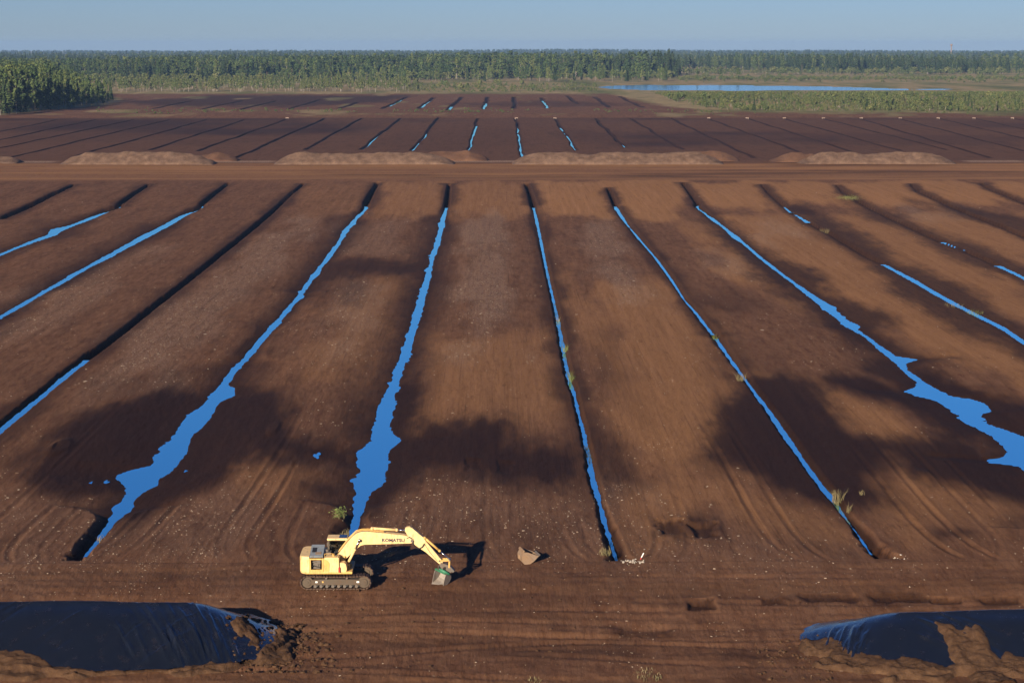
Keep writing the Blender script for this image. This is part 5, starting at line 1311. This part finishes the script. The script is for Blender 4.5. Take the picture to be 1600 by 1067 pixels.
for i, (px, py, h, r, n, m_, nm, lab, leafy) in enumerate((
    (531, 810, .75, .45, 46, M_WEED, 'shrub', 'bright green shrub on the left bank of the ditch behind the excavator', True),
    (539, 832, .7, .35, 40, M_STRAW, 'weed_clump', 'straw coloured weeds on the ditch bank just above the excavator cab', False),
    (1309, 778, 1.25, .45, 90, M_STRAW, 'reed_clump', 'tall pale reeds on the right bank of the right-hand ditch', False),
    (1326, 797, .8, .16, 26, M_STRAW, 'reed_clump', 'small thin reeds just below the tall pale reeds', False),
    (1347, 772, .5, .2, 20, M_STRAW, 'weed_clump', 'tiny dry weed right of the tall pale reeds', False),
    (1326, 314, 0.85, 2.6, 110, M_WEED, 'weed_clump', 'green weeds in the ditch head at the upper right', True),
    (1286, 361, 1.1, 1.3, 45, M_STRAW, 'weed_clump', 'pale weeds in the narrow ditch at the upper right', False),
    (1522, 489, 0.9, 1.2, 60, M_WEED, 'reed_clump', 'green reeds at the water edge near the right margin', False),
    (1490, 478, .6, 1.2, 40, M_STRAW, 'reed_clump', 'thin pale reeds left of the green reeds near the right margin', False),
    (1117, 524, 1.1, .35, 46, M_WEED, 'weed_clump', 'green weeds where the water of the right-hand ditch breaks off', False),
    (1158, 594, .9, .5, 60, M_STRAW, 'weed_clump', 'dry weeds on the left bank of the right-hand ditch', False),
    (893, 590, 1.3, .3, 46, M_WEED, 'reed_clump', 'green reeds on the right bank of the middle ditch', False),
    (884, 545, 1.0, .3, 34, M_WEED, 'reed_clump', 'small reeds above the green reeds on the middle ditch', False),
    (872, 497, 1.0, .3, 26, M_STRAW, 'reed_clump', 'thin reeds higher up along the middle ditch', False),
    (1012, 1056, .24, .8, 90, M_STRAW, 'grass_tuft', 'pale grass tuft at the bottom edge right of the middle', False),
    (836, 1064, .22, .4, 40, M_STRAW, 'grass_tuft', 'small grass tuft at the bottom edge near the middle', False),
    (945, 874, .55, .45, 60, M_STRAW, 'weed_clump', 'dark weeds at the near end of the middle ditch', False),
    (158, 842, .5, .3, 26, M_STRAW, 'weed_clump', 'dry weeds on the right bank of the left ditch near its end', False))):
    tuft(px, py, h, r, n, m_, nm, lab, 'plant', 700 + i, 0.72, leafy)

# ------------------------------------------------------------------ wood scraps, clods and straw
def chips():
    pts = []
    rng = np.random.default_rng(77)
    n = 46000
    py = 285 + (1060 - 285) * rng.random(n) ** 0.8; px = rng.uniform(-20, 1620, n)
    P = np.array([at(a, b)[:2] for a, b in zip(px, py)])
    z, wet, tan, pale, grass, cross = surface(P[:, 0], P[:, 1], True)
    dens = 0.05 + 0.32 * sstep(0.0, 0.5, fbm(P[:, 0] * 0.3, P[:, 1] * 0.07, 720, 3)) + 1.2 * pale
    dens *= np.where(P[:, 1] < 126, 0.5, 1.0)
    keep = (rng.random(n) < dens) & (wet < 0.5)
    for d_ in (PILE_L, PILE_R): keep &= pile_z(d_, P[:, 0], P[:, 1])[1] > 1.1
    P, z = P[keep], z[keep]; n = len(P)
    a = rng.uniform(0, 6.283, n); L = rng.uniform(0.020, 0.062, n) * (0.8 + 0.004 * np.clip(P[:, 1] - 120, 0, 370)) * np.exp(rng.normal(0, 0.45, n)); W = L * rng.uniform(0.2, 0.6, n)
    c, s = np.cos(a), np.sin(a)
    base = np.array([(-1, -1, 0), (1, -1, 0), (1, 1, 0), (-1, 1, 0), (-.8, -.6, 1), (.8, -.6, 1), (.8, .6, 1), (-.8, .6, 1)])
    H = rng.uniform(0.012, 0.045, n)
    X = base[None, :, 0] * L[:, None]; Yl = base[None, :, 1] * W[:, None]
    V = np.stack([P[:, :1] + X * c[:, None] - Yl * s[:, None], P[:, 1:] + X * s[:, None] + Yl * c[:, None], z[:, None] - 0.01 + base[None, :, 2] * H[:, None] + X * rng.normal(0, .12, (n, 1))], -1).reshape(-1, 3)
    q = np.array([(4, 5, 6, 7), (0, 1, 5, 4), (1, 2, 6, 5), (2, 3, 7, 6), (3, 0, 4, 7)])
    F = (q[None] + 8 * np.arange(n)[:, None, None]).reshape(-1, 4)
    m = mat('bleached_wood', (0.42, 0.34, 0.25), 0.9, 0, 0.1)
    k = NB(m); k.l(k.mix(k.rng(k.noise(k.pos(), 2.5, 2), 0.35, 0.65), (0.46, 0.38, 0.29), (0.18, 0.115, 0.075)), k.b.inputs['Base Color'])
    tag(mesh_np('wood_scraps', V, F, m), 'bleached wood scraps strewn over the peat strips', 'wood scraps', kind='stuff')
chips()
def water_weeds():
    rng = np.random.default_rng(31); D = DITCH[6]; v = []; f = []
    for y0, y1, n in ((at(850, 440)[1], at(850, 415)[1], 40), (at(870, 585)[1], at(870, 470)[1], 190), (at(918, 716)[1], at(915, 690)[1], 110), (at(960, 880)[1], at(945, 835)[1], 60)):
        for i in range(n):
            y = rng.uniform(y0, y1); xl = np.interp(y, D['y'], D['xl']); xr = np.interp(y, D['y'], D['xr'])
            t = rng.beta(0.7, 0.7); x = xl + (xr - xl) * t + rng.normal() * 0.05
            for j in range(4):
                h = rng.uniform(0.05, 0.28); a = rng.uniform(0, 3.14); w_ = 0.012; lx, ly = rng.normal(size=2) * 0.09
                k = len(v); bx, by = x + rng.normal() * 0.07, y + rng.normal() * 0.2
                v += [(bx - w_ * math.cos(a), by - w_ * math.sin(a), D['lv'] - 0.05), (bx + w_ * math.cos(a), by + w_ * math.sin(a), D['lv'] - 0.05), (bx + lx, by + ly, D['lv'] + h)]
                f.append((k, k + 1, k + 2))
    m = make_leaf('dark_weed', (0.035, 0.038, 0.016), (0.06, 0.055, 0.022), (0.02, 0.02, 0.01))
    tag(mesh_np('water_weeds', v, f, m), 'dark weeds standing in the water of the middle ditch', 'water weeds', kind='stuff')
water_weeds()
def clods():
    rng = random.Random(12); bm = bmesh.new()
    for i in range(620):
        if i < 430:
            px = min(560, max(355, rng.gauss(440, 40))); py = rng.uniform(975, 1052)
        elif i < 540:
            px = rng.uniform(1180, 1300); py = rng.uniform(1000, 1067)
        else:
            px = rng.uniform(480, 900); py = rng.uniform(925, 1060)
        p = at(px, py); x, y = p[0], p[1]
        r = 0.05 + 0.14 * rng.random() ** 2 * (1 if i < 430 else 0.7)
        z = gz(x, y) if False else None
        clod_pts.append((x, y, r))
    P = np.array(clod_pts)
    g = surface(P[:, 0], P[:, 1])
    for d_ in (PILE_L, PILE_R): g = np.maximum(g, pile_z(d_, P[:, 0], P[:, 1])[0])
    for (x, y, r), z in zip(clod_pts, g): stone_bm(bm, (x, y, float(z) + r * 0.2), r, rng)
    tag(mesh_bm('peat_clods', bm, M_SOIL), 'dark peat clods tumbled around the ends of the covered stockpiles', 'clods', kind='stuff')
clod_pts = []
clods()

# ------------------------------------------------------------------ air
hz = bpy.data.materials.new('thin_haze'); hz.use_nodes = True
hn = hz.node_tree; hn.nodes.clear()
ho = hn.nodes.new('ShaderNodeOutputMaterial'); hv = hn.nodes.new('ShaderNodeVolumePrincipled')
hv.inputs['Color'].default_value = (0.30, 0.52, 0.90, 1); hv.inputs['Density'].default_value = 0.00006; hv.inputs['Anisotropy'].default_value = 0.0
hn.links.new(hv.outputs[0], ho.inputs['Volume'])
bm = bmesh.new(); bm_box(bm, -4600, 4600, -60, 13600, -12.5, 62)
tag(mesh_bm('haze', bm, hz), kind='stuff')
